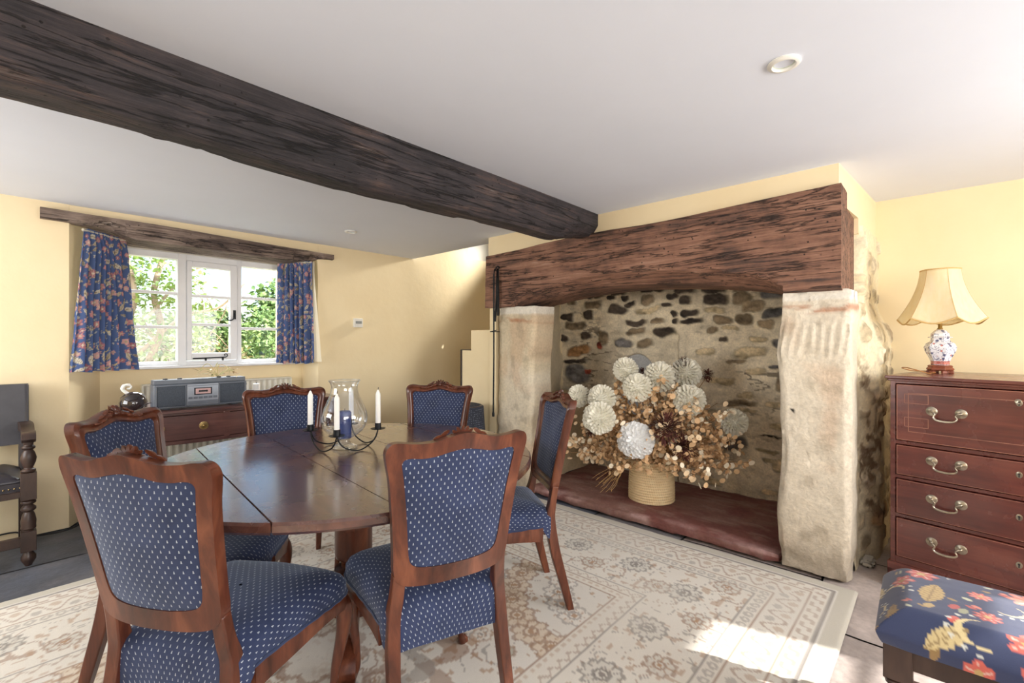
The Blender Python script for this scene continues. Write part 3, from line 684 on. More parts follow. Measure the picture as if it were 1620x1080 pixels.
# ================================================================ DINING CHAIRS
def mirror_loop(right):
    L = [(-x, z) for x, z in right[::-1]]
    return right + L[1:-1]
def back_y(x, z): return -.225 - .10*max(0, z-.44)/.55*(1+.25*max(0, z-.44)) - .022*(1-(x/.2)**2)
def make_chair(name):
    t = T(name, '', 'chair')
    outR = [(0, .532), (.06, .532), (.12, .536), (.16, .548), (.178, .58), (.184, .66), (.192, .76), (.203, .86), (.213, .910), (.217, .940), (.209, .962), (.188, .971), (.145, .966), (.095, .966), (.05, .977), (0, .986)]
    inR = [(0, .585), (.055, .586), (.105, .592), (.130, .605), (.140, .632), (.146, .69), (.154, .77), (.164, .85), (.171, .893), (.173, .909), (.167, .921), (.150, .925), (.12, .922), (.085, .924), (.045, .933), (0, .939)]
    oL = catmull([(x, 0, z) for x, z in mirror_loop(outR)], 4, True); iL = catmull([(x, 0, z) for x, z in mirror_loop(inR)], 4, True); n = len(oL)
    # frame ring: moulded front, flat back
    prof = [(0, -.018), (0, .012), (.22, .022), (.45, .013), (.6, .018), (.8, .020), (1, .006), (1, -.016)]
    b = MB(); vs = []; fs = []; m = len(prof)
    for i in range(n):
        for s, dy in prof:
            p = oL[i].lerp(iL[i], s); vs.append((p.x, back_y(p.x, p.z)+dy, p.z))
    for i in range(n):
        j = (i+1) % n
        for k in range(m): q = (k+1) % m; fs.append((i*m+k, j*m+k, j*m+q, i*m+q))
    b.add(vs, fs); bf = b.build('back_frame', M['wood_chair'], t, smooth=50)
    # carved crest: shell lobes and scrolling leaves
    b = MB()
    def blob(x, z, a, c, rot, dy=.016, th=.011):
        vs = []; fs = []; k = 8; rings = 4
        for i in range(rings+1):
            f = i/rings; rr_ = math.cos(f*PI/2); hh = math.sin(f*PI/2)
            for q in range(k):
                an = 2*PI*q/k; u, w = a*rr_*math.cos(an), c*rr_*math.sin(an)
                px, pz = x+u*math.cos(rot)-w*math.sin(rot), z+u*math.sin(rot)+w*math.cos(rot); vs.append((px, back_y(px, min(pz, .99))+dy+th*hh, pz))
        for i in range(rings):
            for q in range(k): w = (q+1) % k; fs.append((i*k+q, i*k+w, (i+1)*k+w, (i+1)*k+q))
        fs.append(tuple(range(k))[::-1]); b.add(vs, fs)
    for q in range(7): a = PI*(q+.5)/7; blob(.024*math.cos(a), .972+.016*math.sin(a), .017, .006, a, .008, .016)
    blob(0, .975, .012, .012, 0, .016, .014)
    for s in (-1, 1):
        for x, z, a, c, r in ((.040, .968, .022, .008, -.25), (.066, .958, .020, .008, -.35), (.090, .952, .018, .006, -.1), (.050, .983, .016, .006, -.6), (.072, .972, .014, .005, -.5), (.108, .951, .014, .005, .2)): blob(s*x, z, a, c, s*r)
    b.build('carved_crest', M['wood_chair'], bf, smooth=60)
    # padded back: cloth on both faces
    k = 14; b = MB()
    cz = .76
    for side, bul, y0 in ((1, .020, .008), (-1, .012, -.012)):
        P = np.zeros((n, k, 3)); UVs = np.zeros((n, k, 2))
        for i in range(n):
            for j in range(k):
                f = (j/(k-1)); p = Vector((0, 0, cz)).lerp(iL[i], 1.012*f); x, z = p.x, p.z
                P[i, j] = (x, back_y(x, z)+y0+side*bul*(1-f**3)*1.0, z); UVs[i, j] = (x, z)
        b.grid(P, True, uvs=UVs)
    b.build('back_pad', M['fabric'], t, smooth=180, fix=False)
    # seat: upholstered trapezoid with a serpentine front
    def seat_out(n=64, inset=0.0):
        pts = [(.188, -.235), (.205, -.12), (.228, .03), (.243, .13), (.236, .185), (.20, .203), (.12, .213), (0, .222)]
        R = [(x-inset*(1 if x > .05 else 0), y-(inset if y > .15 else -inset if y < -.2 else 0)) for x, y in pts]
        return catmull([(x, y, 0) for x, y in ([(0, -.245+inset), (.10, -.243+inset)] + R + [(-x, y) for x, y in R[-2::-1]] + [(-.10, -.243+inset)])], 4, True)
    so = seat_out(); n2 = len(so); c0 = Vector((0, -.01, 0))
    rows = [(.02, .503), (.25, .502), (.5, .498), (.72, .489), (.86, .477), (.95, .461), (1.0, .440), (1.004, .418), (1.0, .402)]
    P = np.zeros((n2, len(rows), 3)); UVs = np.zeros((n2, len(rows), 2)); per = 0
    for i in range(n2):
        rear = sst(-.17, -.235, so[i].y)
        for j, (f, z) in enumerate(rows):
            p = c0.lerp(so[i], f); zz = z
            if j == len(rows)-1: zz = z-.065*float(rear)
            if j == len(rows)-2: zz = z-.03*float(rear)
            P[i, j] = (p.x, p.y, zz)
            ext = (.455-zz) if f > .99 else 0; d = (so[i]-c0).normalized(); UVs[i, j] = (p.x+d.x*max(0, ext), p.y+d.y*max(0, ext))
    b = MB(); b.grid(P, True, uvs=UVs); st = b.build('seat', M['fabric'], t, smooth=180, fix=True)
    b = MB(); br = [(c0.lerp(p, 1.012)) for p in so if p.y > -.2]
    br.sort(key=lambda p: math.atan2(p.x, -(p.y+.02)) )
    b.tube([(p.x, p.y, .404+.0025*(i % 2)) for i, p in enumerate(br)], .005, 6, flat=.7); b.build('braid', M['fabric'], st)
    # rails round the seat, shaped lower edge
    b = MB(); vs = []; fs = []
    rail = [p for p in br]; m = len(rail)
    for i, p in enumerate(rail):
        q = c0.lerp(p, .90); s = i/(m-1); low = .350 + .012*math.cos(s*PI*6)
        for (pp, z) in ((p, .404), (c0.lerp(p, 1.012), .385), (c0.lerp(p, .995), low), (q, low), (q, .404)): vs.append((pp.x, pp.y, z))
    for i in range(m-1):
        for k_ in range(5): w = (k_+1) % 5; fs.append((i*5+k_, i*5+w, (i+1)*5+w, (i+1)*5+k_))
    fs.append((4, 3, 2, 1, 0)); fs.append(tuple((m-1)*5+k_ for k_ in range(5)))
    b.add(vs, fs); b.bx(-.18, .18, -.235, -.20, .36, .41); b.build('seat_rail', M['wood_chair'], t, smooth=45)
    # legs
    for s in (-1, 1):
        b = MB(); pts = catmull([(s*.178, -.330, 0), (s*.177, -.292, .14), (s*.175, -.250, .30), (s*.171, -.232, .43), (s*.164, back_y(.164, .50)+.0, .50), (s*.160, back_y(.160, .57), .575)], 5)
        m = len(pts); b.rect_sweep(pts, [.026+.012*min(1, 2.2*i/m) for i in range(m)], [.030+.014*math.sin(PI*min(1, 1.2*i/m)) for i in range(m)], (1, 0, 0)); b.build('leg', M['wood_chair'], t, smooth=40, bevel=.004)
    for s in (-1, 1):
        b = MB(); pts = catmull([(s*.205, .165, .405), (s*.226, .188, .34), (s*.222, .186, .26), (s*.206, .170, .15), (s*.202, .166, .07), (s*.213, .182, .022), (s*.224, .196, .012)], 5)
        m = len(pts); rad = [.030 if i < m*.12 else max(.0125, .030-.026*((i/m-.12)/.62)) if i < .75*m else .0125+.012*((i/m-.75)/.25) for i in range(m)]
        b.tube(pts, rad, 10); b.lathe([(.0, -.002), (.016, 0), (.019, .010), (.014, .022), (0, .026)], 10, (s*.224, .196, .0035), cap=False); b.build('leg', M['wood_chair'], t, smooth=60)
    return t
chair = make_chair('dining_chair')
def chair_at(mx, my, fx, fy, first=False, label='', bo=.335):
    L = math.hypot(fx, fy); fx, fy = fx/L, fy/L; rz = math.atan2(-fx, fy); loc = (mx+bo*fx, my+bo*fy, 0.006)
    if first:
        chair.location = loc; chair.rotation_euler = (0, 0, rz); chair['label'] = label; chair['group'] = 'dining chairs around the table'; return chair
    return dup(chair, loc, rz, label, 'dining chairs around the table')
chair_at(.208, 1.395, .854, .52, True, 'blue dotted dining chair nearest at the left, its back towards us, beside the flagstones')
chair_at(.892, 1.016, .33, .944, False, 'blue dotted dining chair seen from behind in the middle foreground')
chair_at(1.875, 1.394, -.83, .56, False, 'blue dotted dining chair seen side-on, nearest to the fireplace hearth')
chair_at(1.845, 2.30, -.867, -.497, False, 'blue dotted dining chair facing us in front of the cloth-covered side table')
chair_at(1.10, 2.79, -.30, -.95, False, 'blue dotted dining chair facing us in front of the console table, right of the radio')
chair_at(.285, 2.275, .733, -.68, False, 'blue dotted dining chair at the far left of the table, below the blue curtain')

# ================================================================ DINING TABLE
TX, TY = 1.026, 1.871; TR = .772; TZ = .76
tb = T('dining_table', 'large round dark mahogany pedestal dining table with grooved plank top', 'table', (TX, TY, .011))
def table_top():
    b = MB(); cuts = [-TR, -.49, -.175, .20, .53, TR]; g = .0009
    h = .036; zt = TZ-.011
    for a, c in zip(cuts[:-1], cuts[1:]):
        a2, c2 = a+g, c-g
        def arc(x): return math.sqrt(max(0, TR*TR-x*x))
        xs = np.linspace(max(a2, -TR+.0005), min(c2, TR-.0005), 26)
        up = [(x, arc(x)) for x in xs]; dn = [(x, -arc(x)) for x in xs[::-1]]; poly = dn[::-1]+up[::-1]
        n = len(poly); cx, cy = (a2+c2)/2, 0
        def ring(ins, z):
            out = []
            for x, y in poly:
                r = math.hypot(x, y); k = (1-ins/r) if r > TR-.004 else 1
                xx = min(max(x*k, a2), c2); out.append((xx, y*k, z))
            return out
        R = [ring(.010, zt-h), ring(.0, zt-h+.010), ring(0, zt-.008), ring(.006, zt)]
        o = []; 
        for r in R: o += r
        fs = [tuple(range(n))[::-1], tuple(range(3*n, 4*n))]
        for i in range(3):
            for k in range(n): q = (k+1) % n; fs.append((i*n+k, i*n+q, (i+1)*n+q, (i+1)*n+k))
        b.add(o, fs)
    return b.build('tabletop', M['wood_table'], tb, smooth=35)
tp = table_top(); tp.rotation_euler.z = -.09
b = MB(); b.lathe([(.0, .70), (.30, .70), (.30, .712), (.0, .713)], 32, cap=False); b.bx(-.55, .55, -.07, -.03, .685, .713); b.bx(-.55, .55, .03, .07, .685, .713); b.build('top_support', M['wood_chair'], tb)
b = MB(); b.lathe([(.11, .70), (.10, .66), (.078, .645), (.075, .47), (.083, .462), (.086, .452), (.083, .440), (.078, .434), (.078, .33), (.074, .312), (.058, .298), (.052, .288), (.052, .272), (.078, .262), (.084, .245), (.078, .228), (.068, .22), (.085, .205), (.105, .19), (.105, .09), (.0, .09)], 32, cap=False); b.build('pedestal', M['wood_chair'], tb, smooth=45)
for k in range(4):
    a = -2.25 + k*PI/2 + .12
    Ml = Matrix.Rotation(a, 4, 'Z') @ Matrix(((1, 0, 0, 0), (0, 0, -1, 0), (0, 1, 0, 0), (0, 0, 0, 1)))
    top = catmull([(.06, .24, 0), (.13, .235, 0), (.17, .20, 0), (.19, .205, 0), (.25, .175, 0), (.29, .125, 0), (.31, .13, 0), (.37, .10, 0), (.41, .055, 0), (.45, .06, 0), (.49, .045, 0), (.50, .02, 0), (.48, .0, 0)], 3)
    bot = catmull([(.42, .0, 0), (.38, .02, 0), (.30, .06, 0), (.20, .09, 0), (.06, .10, 0)], 3)
    b = MB(); b.prism([(p.x, p.y) for p in top+bot], -.03, .03, M=Ml); b.build('foot', M['wood_chair'], tb, bevel=.004)

# ---- centrepiece
CXY = (1.058, 2.013); CX, CY = CXY
g = T('hurricane_glass', 'clear glass hurricane vase standing on the middle of the dining table', 'vase', (CX, CY, TZ))
pr = [(.0, .004), (.050, .003), (.056, .006), (.052, .012), (.036, .020), (.024, .032), (.026, .042), (.050, .056), (.080, .078), (.096, .105), (.102, .135), (.098, .165), (.084, .20), (.068, .235), (.060, .262), (.058, .285), (.066, .305), (.069, .310)]
b = MB(); b.lathe(catmull and [(p.x, p.y) for p in catmull([(r, z, 0) for r, z in pr], 3)], 48, cap=False)
b.build('bowl', M['hurricane'], g, smooth=180)
b = MB(); b.tube([(.069*math.cos(a), .069*math.sin(a), .310) for a in np.linspace(0, 2*PI, 48, endpoint=False)], .0022, 6, True); b.build('rim', M['hurricane'], g, smooth=180)
def candle(name, label, cat, x, y, z, r, h, mat, group=None, tip=True):
    t = T(name, label, cat, (x, y, z), 0, group)
    pr = [(r*1.02, 0), (r, .004), (r*.96, h*.8)] + ([(r*.93, h*.88), (r*.3, h*.985), (0, h)] if tip else [(r*.97, h*.93), (r*.8, h*.99), (r*.3, h*.97), (0, h*.965)])
    b = MB(); b.lathe([(0, 0)]+pr, 20, cap=False); b.build('wax', mat, t, smooth=50)
    b = MB(); b.tube([(0, 0, h*.96), (.001, 0, h+.004), (.003, .001, h+.010)], .0013, 6); b.build('wick', M['black_plastic'], t)
candle('pillar_candle', 'thick blue pillar candle inside the glass hurricane vase', 'candle', CX, CY, TZ+.0455, .031, .125, M['wax_blue'], None, False)
cb = T('candelabra', 'black wire candelabra with four cups looped around the glass vase', 'candle holder', (CX, CY, TZ))
cr, ch = .150, .082; angs = [PI*.735+PI/2*k+.14 for k in range(4)]
cups = [(cr*math.cos(a), cr*math.sin(a)) for a in angs]
for k in range(4):
    p, q = Vector((*cups[k], ch)), Vector((*cups[(k+1) % 4], ch)); mid = (p+q)/2; mid.z = .004; mid.xy = mid.xy.normalized()*.112
    lo1 = p.lerp(mid, .5); lo1.z = .022; lo1.xy = p.xy.lerp(mid.xy, .42); lo2 = q.lerp(mid, .5); lo2.z = .022; lo2.xy = q.xy.lerp(mid.xy, .42)
    b = MB(); b.tube(catmull([p, p.lerp(lo1, .35)+Vector((0, 0, -.014)), lo1, mid, lo2, q.lerp(lo2, .35)+Vector((0, 0, -.014)), q], 6), .0032, 8); b.build('wire_loop', M['iron'], cb)
for k, (x, y) in enumerate(cups):
    b = MB(); b.lathe([(.0, -.002), (.012, -.002), (.030, .001), (.034, .004), (.030, .003), (.012, .002), (.0, .002)], 24, (x, y, ch), cap=False); pn = b.build('drip_pan', M['iron'], cb)
    b = MB(); b.lathe([(.0, .0), (.0145, .0), (.0145, .030), (.0125, .030), (.0125, .006), (0, .006)], 16, (x, y, ch), cap=False); b.build('candle_cup', M['iron'], pn)
labs = ['white taper candle left of the glass vase, in front of the console table chair', 'white taper candle nearest to us, in front of the glass vase', 'white taper candle standing right of the glass vase', 'white taper candle seen through the glass behind the blue candle']
for k, (x, y) in enumerate(cups): candle('taper_candle', labs[k], 'candle', CX+x, CY+y, TZ+ch+.0065, .0118, .178, M['wax_white'], 'white taper candles in the candelabra')

# ================================================================ FLORAL CLOTH
def floral(u, v, seed, dense=1.0, scale=1.0, soft=False):
    """blue ground with crewel flowers, feathers and leaves; u, v in metres"""
    col = np.broadcast_to(np.array(lin(86, 105, 150) if soft else lin(40, 50, 84)), u.shape+(3,)).copy()*(1+.06*fbm(u*30, v*30, seed)[..., None])
    r = random.Random(seed); u0, u1, v0, v1 = u.min(), u.max(), v.min(), v.max()
    RED = [lin(196, 92, 78), lin(206, 120, 100), lin(176, 74, 66)]; GOLD = [lin(178, 150, 96), lin(196, 176, 128), lin(150, 120, 70)]; SAGE = [lin(150, 150, 120), lin(190, 190, 160)]
    if soft: RED = [lin(202, 140, 138), lin(212, 164, 158), lin(176, 118, 124)]; GOLD = [lin(200, 188, 164), lin(216, 208, 188), lin(174, 164, 142)]; SAGE = [lin(140, 150, 160), lin(190, 192, 186)]
    n = int((u1-u0+.1)*(v1-v0+.1)/(.0042*scale*scale)*dense)
    pts = []
    for i in range(n*6):
        p = (r.uniform(u0-.03, u1+.03), r.uniform(v0-.03, v1+.03)); 
        if all((p[0]-q[0])**2+(p[1]-q[1])**2 > (.046*scale)**2 for q in pts): pts.append(p)
        if len(pts) >= n: break
    for (a, c) in pts:
        R = scale*r.uniform(.018, .036); rot = r.uniform(0, 2*PI); kind = r.random()
        near = (np.abs(u-a) < 2.2*R) & (np.abs(v-c) < 2.2*R)
        if not near.any(): continue
        x0, y0 = u[near]-a, v[near]-c; x = x0*math.cos(rot)+y0*math.sin(rot); y = -x0*math.sin(rot)+y0*math.cos(rot); rr_ = np.hypot(x, y); th = np.arctan2(y, x); sub = col[near]
        if kind < .34:                                         # flower: petals, paler veins, gold heart
            k = r.choice([5, 6, 8]); d = rr_/(R*(.62+.38*np.abs(np.cos(k*th/2)))); c1 = r.choice(RED)
            sub = mixc(sub, c1, (d < 1)*.95); sub = mixc(sub, lin(206, 176, 164), ((np.abs(np.cos(k*th/2)) > .96) & (d < .8))*.8); sub = mixc(sub, r.choice(GOLD), (d < .32)*1.0)
        elif kind < .62:                                       # feather leaf: serrated blade with a midrib
            t = (x+R*1.5)/(3*R); w = R*.62*np.sin(PI*np.clip(t, 0, 1))**.8*(.8+.2*np.abs(np.sin(t*24))); ins = (t > 0) & (t < 1) & (np.abs(y) < w); c1 = r.choice(GOLD)
            sub = mixc(sub, c1, ins*.95); sub = mixc(sub, lin(110, 84, 48), (ins & ((np.abs(y) < R*.05) | (np.abs(np.sin(t*30+np.abs(y)/R*4)) < .25)))*.7)
        elif kind < .78:                                       # crescent with dots
            d = np.hypot(x, y*1.0); ins = (np.abs(d-R) < R*.17*np.clip(1-np.abs(th)/1.7, 0, 1)); sub = mixc(sub, lin(206, 188, 140), ins*.95)
            dots = (np.abs(d-R*1.45) < R*.11) & (np.abs(np.sin(th*7)) < .45) & (np.abs(th) < 1.5); sub = mixc(sub, lin(200, 200, 190), dots*.9)
        else:                                                  # small buds and paired petals
            for q in range(4):
                bx_, by_ = R*.8*math.cos(q*1.9), R*.8*math.sin(q*1.9); d = np.hypot((x-bx_)/1.0, (y-by_)*1.7)
                sub = mixc(sub, (RED+SAGE+GOLD)[(q*3+int(kind*100)) % 8], (d < R*.36)*.9)
        col[near] = sub
    return np.clip(col, 0, 1)
M['floral'] = colmat('crewel_print_cotton', .75, .25, 300, .001, .06, **{'Sheen Weight': .25})
def translucent_cloth(name, attr, c, w):
    t = NT(name); col = t.n('Attribute', attribute_name='Col').outputs['Color'] if attr else (*c, 1)
    d = t.n('BsdfDiffuse', {'Color': col}); tr = t.n('BsdfTranslucent', {'Color': col}); mx = t.n('MixShader', {0: w, 1: d.outputs[0], 2: tr.outputs[0]}); t.t.links.new(mx.outputs[0], t.out.inputs[0]); return t.m
M['curtain'] = translucent_cloth('printed_curtain_cotton', True, None, .2); M['lining'] = translucent_cloth('ivory_curtain_lining', False, lin(240, 234, 216), .45)

# ---- curtains
def curtain(p_top, p_bot, z_top, z_bot, folds, seed, label, lining_end):
    t = T('curtain', label, 'curtain', ((p_top[0][0]+p_top[1][0])/2, (p_top[0][1]+p_top[1][1])/2, z_bot))
    nu, nv = 190, 150; S, Vv = np.meshgrid(np.linspace(0, 1, nu), np.linspace(0, 1, nv), indexing='ij')
    ax, ay = p_top[0]; bx_, by_ = p_top[1]; cx, cy = p_bot[0]; dx, dy = p_bot[1]
    X = (ax+(bx_-ax)*S)*Vv + (cx+(dx-cx)*S)*(1-Vv); Y = (ay+(by_-ay)*S)*Vv + (cy+(dy-cy)*S)*(1-Vv)
    L = math.hypot(bx_-ax, by_-ay); nx, ny = -(by_-ay)/L, (bx_-ax)/L
    if ny > 0: nx, ny = -nx, -ny                               # folds come forward, into the room
    ph = S*folds*2*PI + .9*np.sin(S*7+seed) + .35*(1-Vv)*np.sin(S*11+seed*2)
    top_pinch = sst(.86, .99, Vv)
    amp = (.034*(1-.35*Vv) + .006*np.sin(Vv*6+S*9))*(1-.55*top_pinch)
    off = amp*(np.abs(np.sin(ph/1.0))**.7*1.6-.6) + .010*fbm(S*5, Vv*2.2, seed)
    X = X + nx*(off+.02); Y = Y + ny*(off+.02)
    Z = z_bot + (z_top-z_bot)*Vv + .006*np.sin(ph)*(1-Vv) - .004*np.abs(np.sin(S*folds*3*PI))*top_pinch
    u = np.cumsum(np.concatenate([np.zeros((1, nv)), np.sqrt(np.diff(X, axis=0)**2+np.diff(Y, axis=0)**2)], 0), 0)
    u = np.broadcast_to(u.mean(1, keepdims=True), u.shape)
    col = floral(u*1.0, Vv*(z_top-z_bot), seed, .95, .85, True)
    P = np.stack([X, Y, Z], -1) - np.array(t.location)
    b = MB(); b.grid(P, cols=col); b.build('cloth', M['curtain'], t, smooth=180, fix=False)
    Q = P.copy(); Q[..., 0] -= nx*.012; Q[..., 1] -= ny*.012; Q[..., 2] = np.maximum(Q[..., 2], z_bot-t.location[2]+.012)
    if lining_end:
        k = sst(.84, 1.0, S)*(.015+.05*(1-Vv)**1.3); Q[..., 0] += k*(bx_-ax)/L; Q[..., 1] += k*(by_-ay)/L
    if not lining_end: Q = Q[12:-12]
    b = MB(); b.grid(Q[::4, ::4]); lo = b.build('lining', M['lining'], t, smooth=180, fix=False); lo['label'] = 'ivory curtain lining'
    b = MB(); mid = [Vector(P[i, -3])+Vector((-nx*.006, -ny*.006, 0)) for i in range(0, nu, 6)]; b.tube(mid, .009, 6); b.build('header_tape', M['lining'], t)
    return t
curtain([(.345, 4.255), (.600, 4.50)], [(.285, 4.235), (.665, 4.47)], 2.018, 1.045, 4.2, 4, 'blue floral lined curtain hanging at the left of the window', False)
curtain([(1.735, 4.56), (1.965, 4.33)], [(1.72, 4.55), (1.975, 4.29)], 2.008, 1.048, 3.3, 9, 'blue floral curtain with its ivory lining showing, at the right of the window', True)

# ================================================================ CHEST OF DRAWERS
CRZ = math.radians(-11.7)
ct = T('chest_of_drawers', 'mahogany chest with four drawers, pewter swan-neck handles and pale stringing', 'chest', (3.06, .17, 0), CRZ)
# local: x back (depth), -y to the right; front face at x=0
CW, CDp, CH = .90, .60, 1.078
b = MB(); b.bx(.0, CDp, -.022, 0, .09, 1.055); b.bx(0, CDp, -CW, -CW+.022, .09, 1.055); b.bx(CDp-.02, CDp, -CW, 0, .09, 1.055)
zr = [(1.038, .752), (.732, .578), (.560, .382), (.364, .165)]
rails = [(1.038, 1.055), (.732, .752), (.560, .578), (.364, .382), (.13, .165)]
for z0, z1 in rails: b.bx(0, .05, -CW+.02, -.02, z0, z1)
b.bx(.006, CDp, -CW+.02, -.02, .13, .15); b.build('carcass', M['wood_chest'], ct, bevel=.0025)
b = MB(); b.bx(-.022, CDp+.005, -CW-.018, .018, 1.062, CH); b.bx(-.012, CDp, -CW-.008, .008, 1.050, 1.063); b.build('chest_top', M['wood_chest'], ct, bevel=.004)
b = MB(); b.bx(-.012, CDp, -CW-.01, .01, .095, .132)
def bracket(y, s):
    poly = [(0, 0), (.10, .0), (.11, .03), (.13, .045), (.16, .075), (.20, .1), (0, .1)]
    Mx = Matrix(((0, 0, 1, -.01), (s, 0, 0, y), (0, 1, 0, 0), (0, 0, 0, 1))); b.prism(poly, 0, .025, M=Mx)
bracket(.01, -1); bracket(-CW-.01, 1)
b.bx(-.01, CDp, -.012, .01, 0, .1); b.bx(-.01, CDp, -CW-.01, -CW+.012, 0, .1); b.build('plinth', M['wood_chest'], ct, bevel=.003)
def frame_lines(b, y0, y1, z0, z1, w=.0028, x=-.0085):
    b.bx(x-.0006, x+.004, y0, y1, z0-w/2, z0+w/2); b.bx(x-.0006, x+.004, y0, y1, z1-w/2, z1+w/2); b.bx(x-.0006, x+.004, y0-w/2, y0+w/2, z0, z1); b.bx(x-.0006, x+.004, y1-w/2, y1+w/2, z0, z1)
def swan(y, z, par):
    for s in (-1, 1):
        b = MB(); Mx = Matrix.Translation((-.008, y+s*.052, z)) @ Matrix.Rotation(-PI/2, 4, 'Y')
        b.lathe([(0, 0), (.021, 0), (.022, .002), (.018, .004), (.012, .0055), (.007, .007), (.006, .014), (.004, .017), (0, .018)], 20, M=Mx @ Matrix.Scale(1, 4), cap=False); b.build('rose', M['silver_brass'], par, smooth=50)
    b = MB(); pts = catmull([(-.022, y-.052, z), (-.030, y-.044, z-.002), (-.032, y-.036, z-.012), (-.032, y-.042, z-.026), (-.032, y-.030, z-.038), (-.032, y, z-.042), (-.032, y+.030, z-.038), (-.032, y+.042, z-.026), (-.032, y+.036, z-.012), (-.030, y+.044, z-.002), (-.022, y+.052, z)], 4)
    m = len(pts); b.tube(pts, [.0034+.0022*math.exp(-((i-m/2)/7)**2) for i in range(m)], 8); b.build('bail', M['silver_brass'], par)
for i, (z1, z0) in enumerate(zr):
    b = MB(); b.bx(-.008, .02, -CW+.026, -.026, z0+.003, z1-.003)
    for yy in (-CW+.04,): b.bx(.02, .4, yy, CW*-.04-.03, z0+.012, z1-.02)
    dr = b.build('drawer', M['wood_chest'], ct, bevel=.003)
    il = MB(); frame_lines(il, -CW+.030, -.030, z0+.006, z1-.006, .0028 if i == 0 else .0016)
    if i == 0:
        frame_lines(il, -CW+.075, -.075, z0+.05, z1-.045)
        for s in (-1, 1):
            for zz in (z1-.095, z0+.075): yc = -CW/2+s*(CW/2-.105); frame_lines(il, yc-.045 if s > 0 else yc-.045, yc+.045, zz, zz+.045)
    st_ = il.build('stringing', M['inlay'], dr, smooth=0); st_['label'] = 'pale stringing lines'
    zc = (z0+z1)/2 + .018
    for s in (-1, 1): swan(-CW/2+s*.235, zc, dr)
    b = MB(); zk = z1-.055 if i == 0 else zc; Mx = Matrix.Translation((-.0085, -CW/2, zk)) @ Matrix.Rotation(-PI/2, 4, 'Y') @ Matrix.Diagonal((1.35, 1, 1, 1)); b.lathe([(0, 0), (.010, 0), (.0105, .0015), (.008, .0025), (0, .0026)], 20, M=Mx, cap=False); b.build('escutcheon', M['silver_brass'], dr)
    b = MB(); b.lathe([(0, 0), (.0042, 0), (.0042, .0012), (0, .0012)], 12, M=Matrix.Translation((-.0108, -CW/2, zk+.003)) @ Matrix.Rotation(-PI/2, 4, 'Y'), cap=False); b.bx(-.0118, -.0106, -CW/2-.0022, -CW/2+.0022, zk-.011, zk+.003); b.build('keyhole', M['black_plastic'], dr)
    if i == 0:
        b = MB(); b.tube([(-.006, -CW/2, zk), (-.035, -CW/2, zk)], .0028, 8); b.tube([(-.035+.0*a, -CW/2+.009*math.sin(a), zk+.009+.009*math.cos(a)) for a in np.linspace(0, 2*PI, 14, endpoint=False)], .0022, 6, True); b.build('key', M['silver_brass'], dr)

# ---- lamp on the chest
def imari():
    t = NT('imari_porcelain'); v = t.coords(); vo = t.n('TexVoronoi', {'Vector': v, 'Scale': 48.0}); d = vo.outputs['Distance']; hue = t.n('SeparateColor', {0: vo.outputs['Color']}).outputs[0]
    spot = t.math('LESS_THAN', d, t.math('MULTIPLY_ADD', hue, .3, .16)); blue = t.math('GREATER_THAN', hue, .45)
    ink = t.mix(blue, (*lin(190, 84, 56), 1), (*lin(50, 58, 104), 1)); z = t.n('SeparateXYZ', {0: v}).outputs[2]
    vine = t.math('LESS_THAN', t.math('ABSOLUTE', t.math('SUBTRACT', t.noise(v, 40, 2), .5)), .022)
    c = t.mix(t.math('MULTIPLY', spot, .85), (*lin(232, 232, 238), 1), ink); c = t.mix(t.math('MULTIPLY', vine, .7), c, (*lin(70, 78, 120), 1))
    band = t.math('MULTIPLY', t.math('GREATER_THAN', z, .047), t.math('LESS_THAN', z, .066)); c = t.mix(t.math('MULTIPLY', band, .8), c, (*lin(186, 88, 60), 1))
    t.bsdf(c, .12, None, **{'Coat Weight': .6}); return t.m
LX, LY = 3.45, -.02
lp = T('table_lamp', 'Chinese-style hexagonal porcelain table lamp with a scalloped cream shade, on the chest', 'lamp', (LX, LY, CH), .36)
b = MB(); b.lathe([(.0, .012), (.050, .012), (.058, .018), (.058, .026), (.050, .032), (.054, .038), (.046, .044), (.0, .044)], 6, cap=False)
for k in range(6): a = PI/3*k; b.box((.047*math.cos(a), .047*math.sin(a), .0065), (.018, .022, .013), a)
b.build('lamp_base', simple('rosewood_stand', [lin(120, 62, 42), lin(150, 84, 60)], .35, 12), lp, bevel=.002, smooth=0)
b = MB(); b.lathe([(.0, .044), (.036, .044), (.040, .050), (.038, .058), (.048, .085), (.064, .120), (.068, .140), (.060, .160), (.044, .172), (.040, .178), (.040, .192), (.0, .193)], 6, cap=False); jar = b.build('jar', imari(), lp, smooth=22)
b = MB(); b.lathe([(.0, .192), (.050, .193), (.051, .197), (.040, .200), (.038, .215), (.024, .232), (.012, .238), (.0, .239)], 6, cap=False); b.build('jar_lid', imari(), lp, smooth=22)
b = MB(); b.lathe([(0, .236), (.011, .236), (.013, .242), (.009, .247), (.009, .275), (.012, .277), (.012, .305), (.0, .306)], 16, cap=False); b.tube([(.0, .0, .262), (.016, -.012, .262)], .004, 8); b.tube([(0, 0, .30), (0, 0, .52)], .002, 6); b.build('lamp_holder', M['brass'], lp)
def shade():
    t = NT('cream_silk_shade'); nz = t.noise(t.coords((1, 1, .2)), 60, 3); c = t.ramp(nz, [(.3, lin(250, 238, 204)), (.7, lin(252, 244, 218))])
    d = t.n('BsdfDiffuse', {'Color': c}); tr = t.n('BsdfTranslucent', {'Color': c}); mx = t.n('MixShader', {0: .48, 1: d.outputs[0], 2: tr.outputs[0]}); t.t.links.new(mx.outputs[0], t.out.inputs[0]); return t.m
nu, nv = 96, 26; P = np.zeros((nu, nv, 3)); edge = []; seam = []
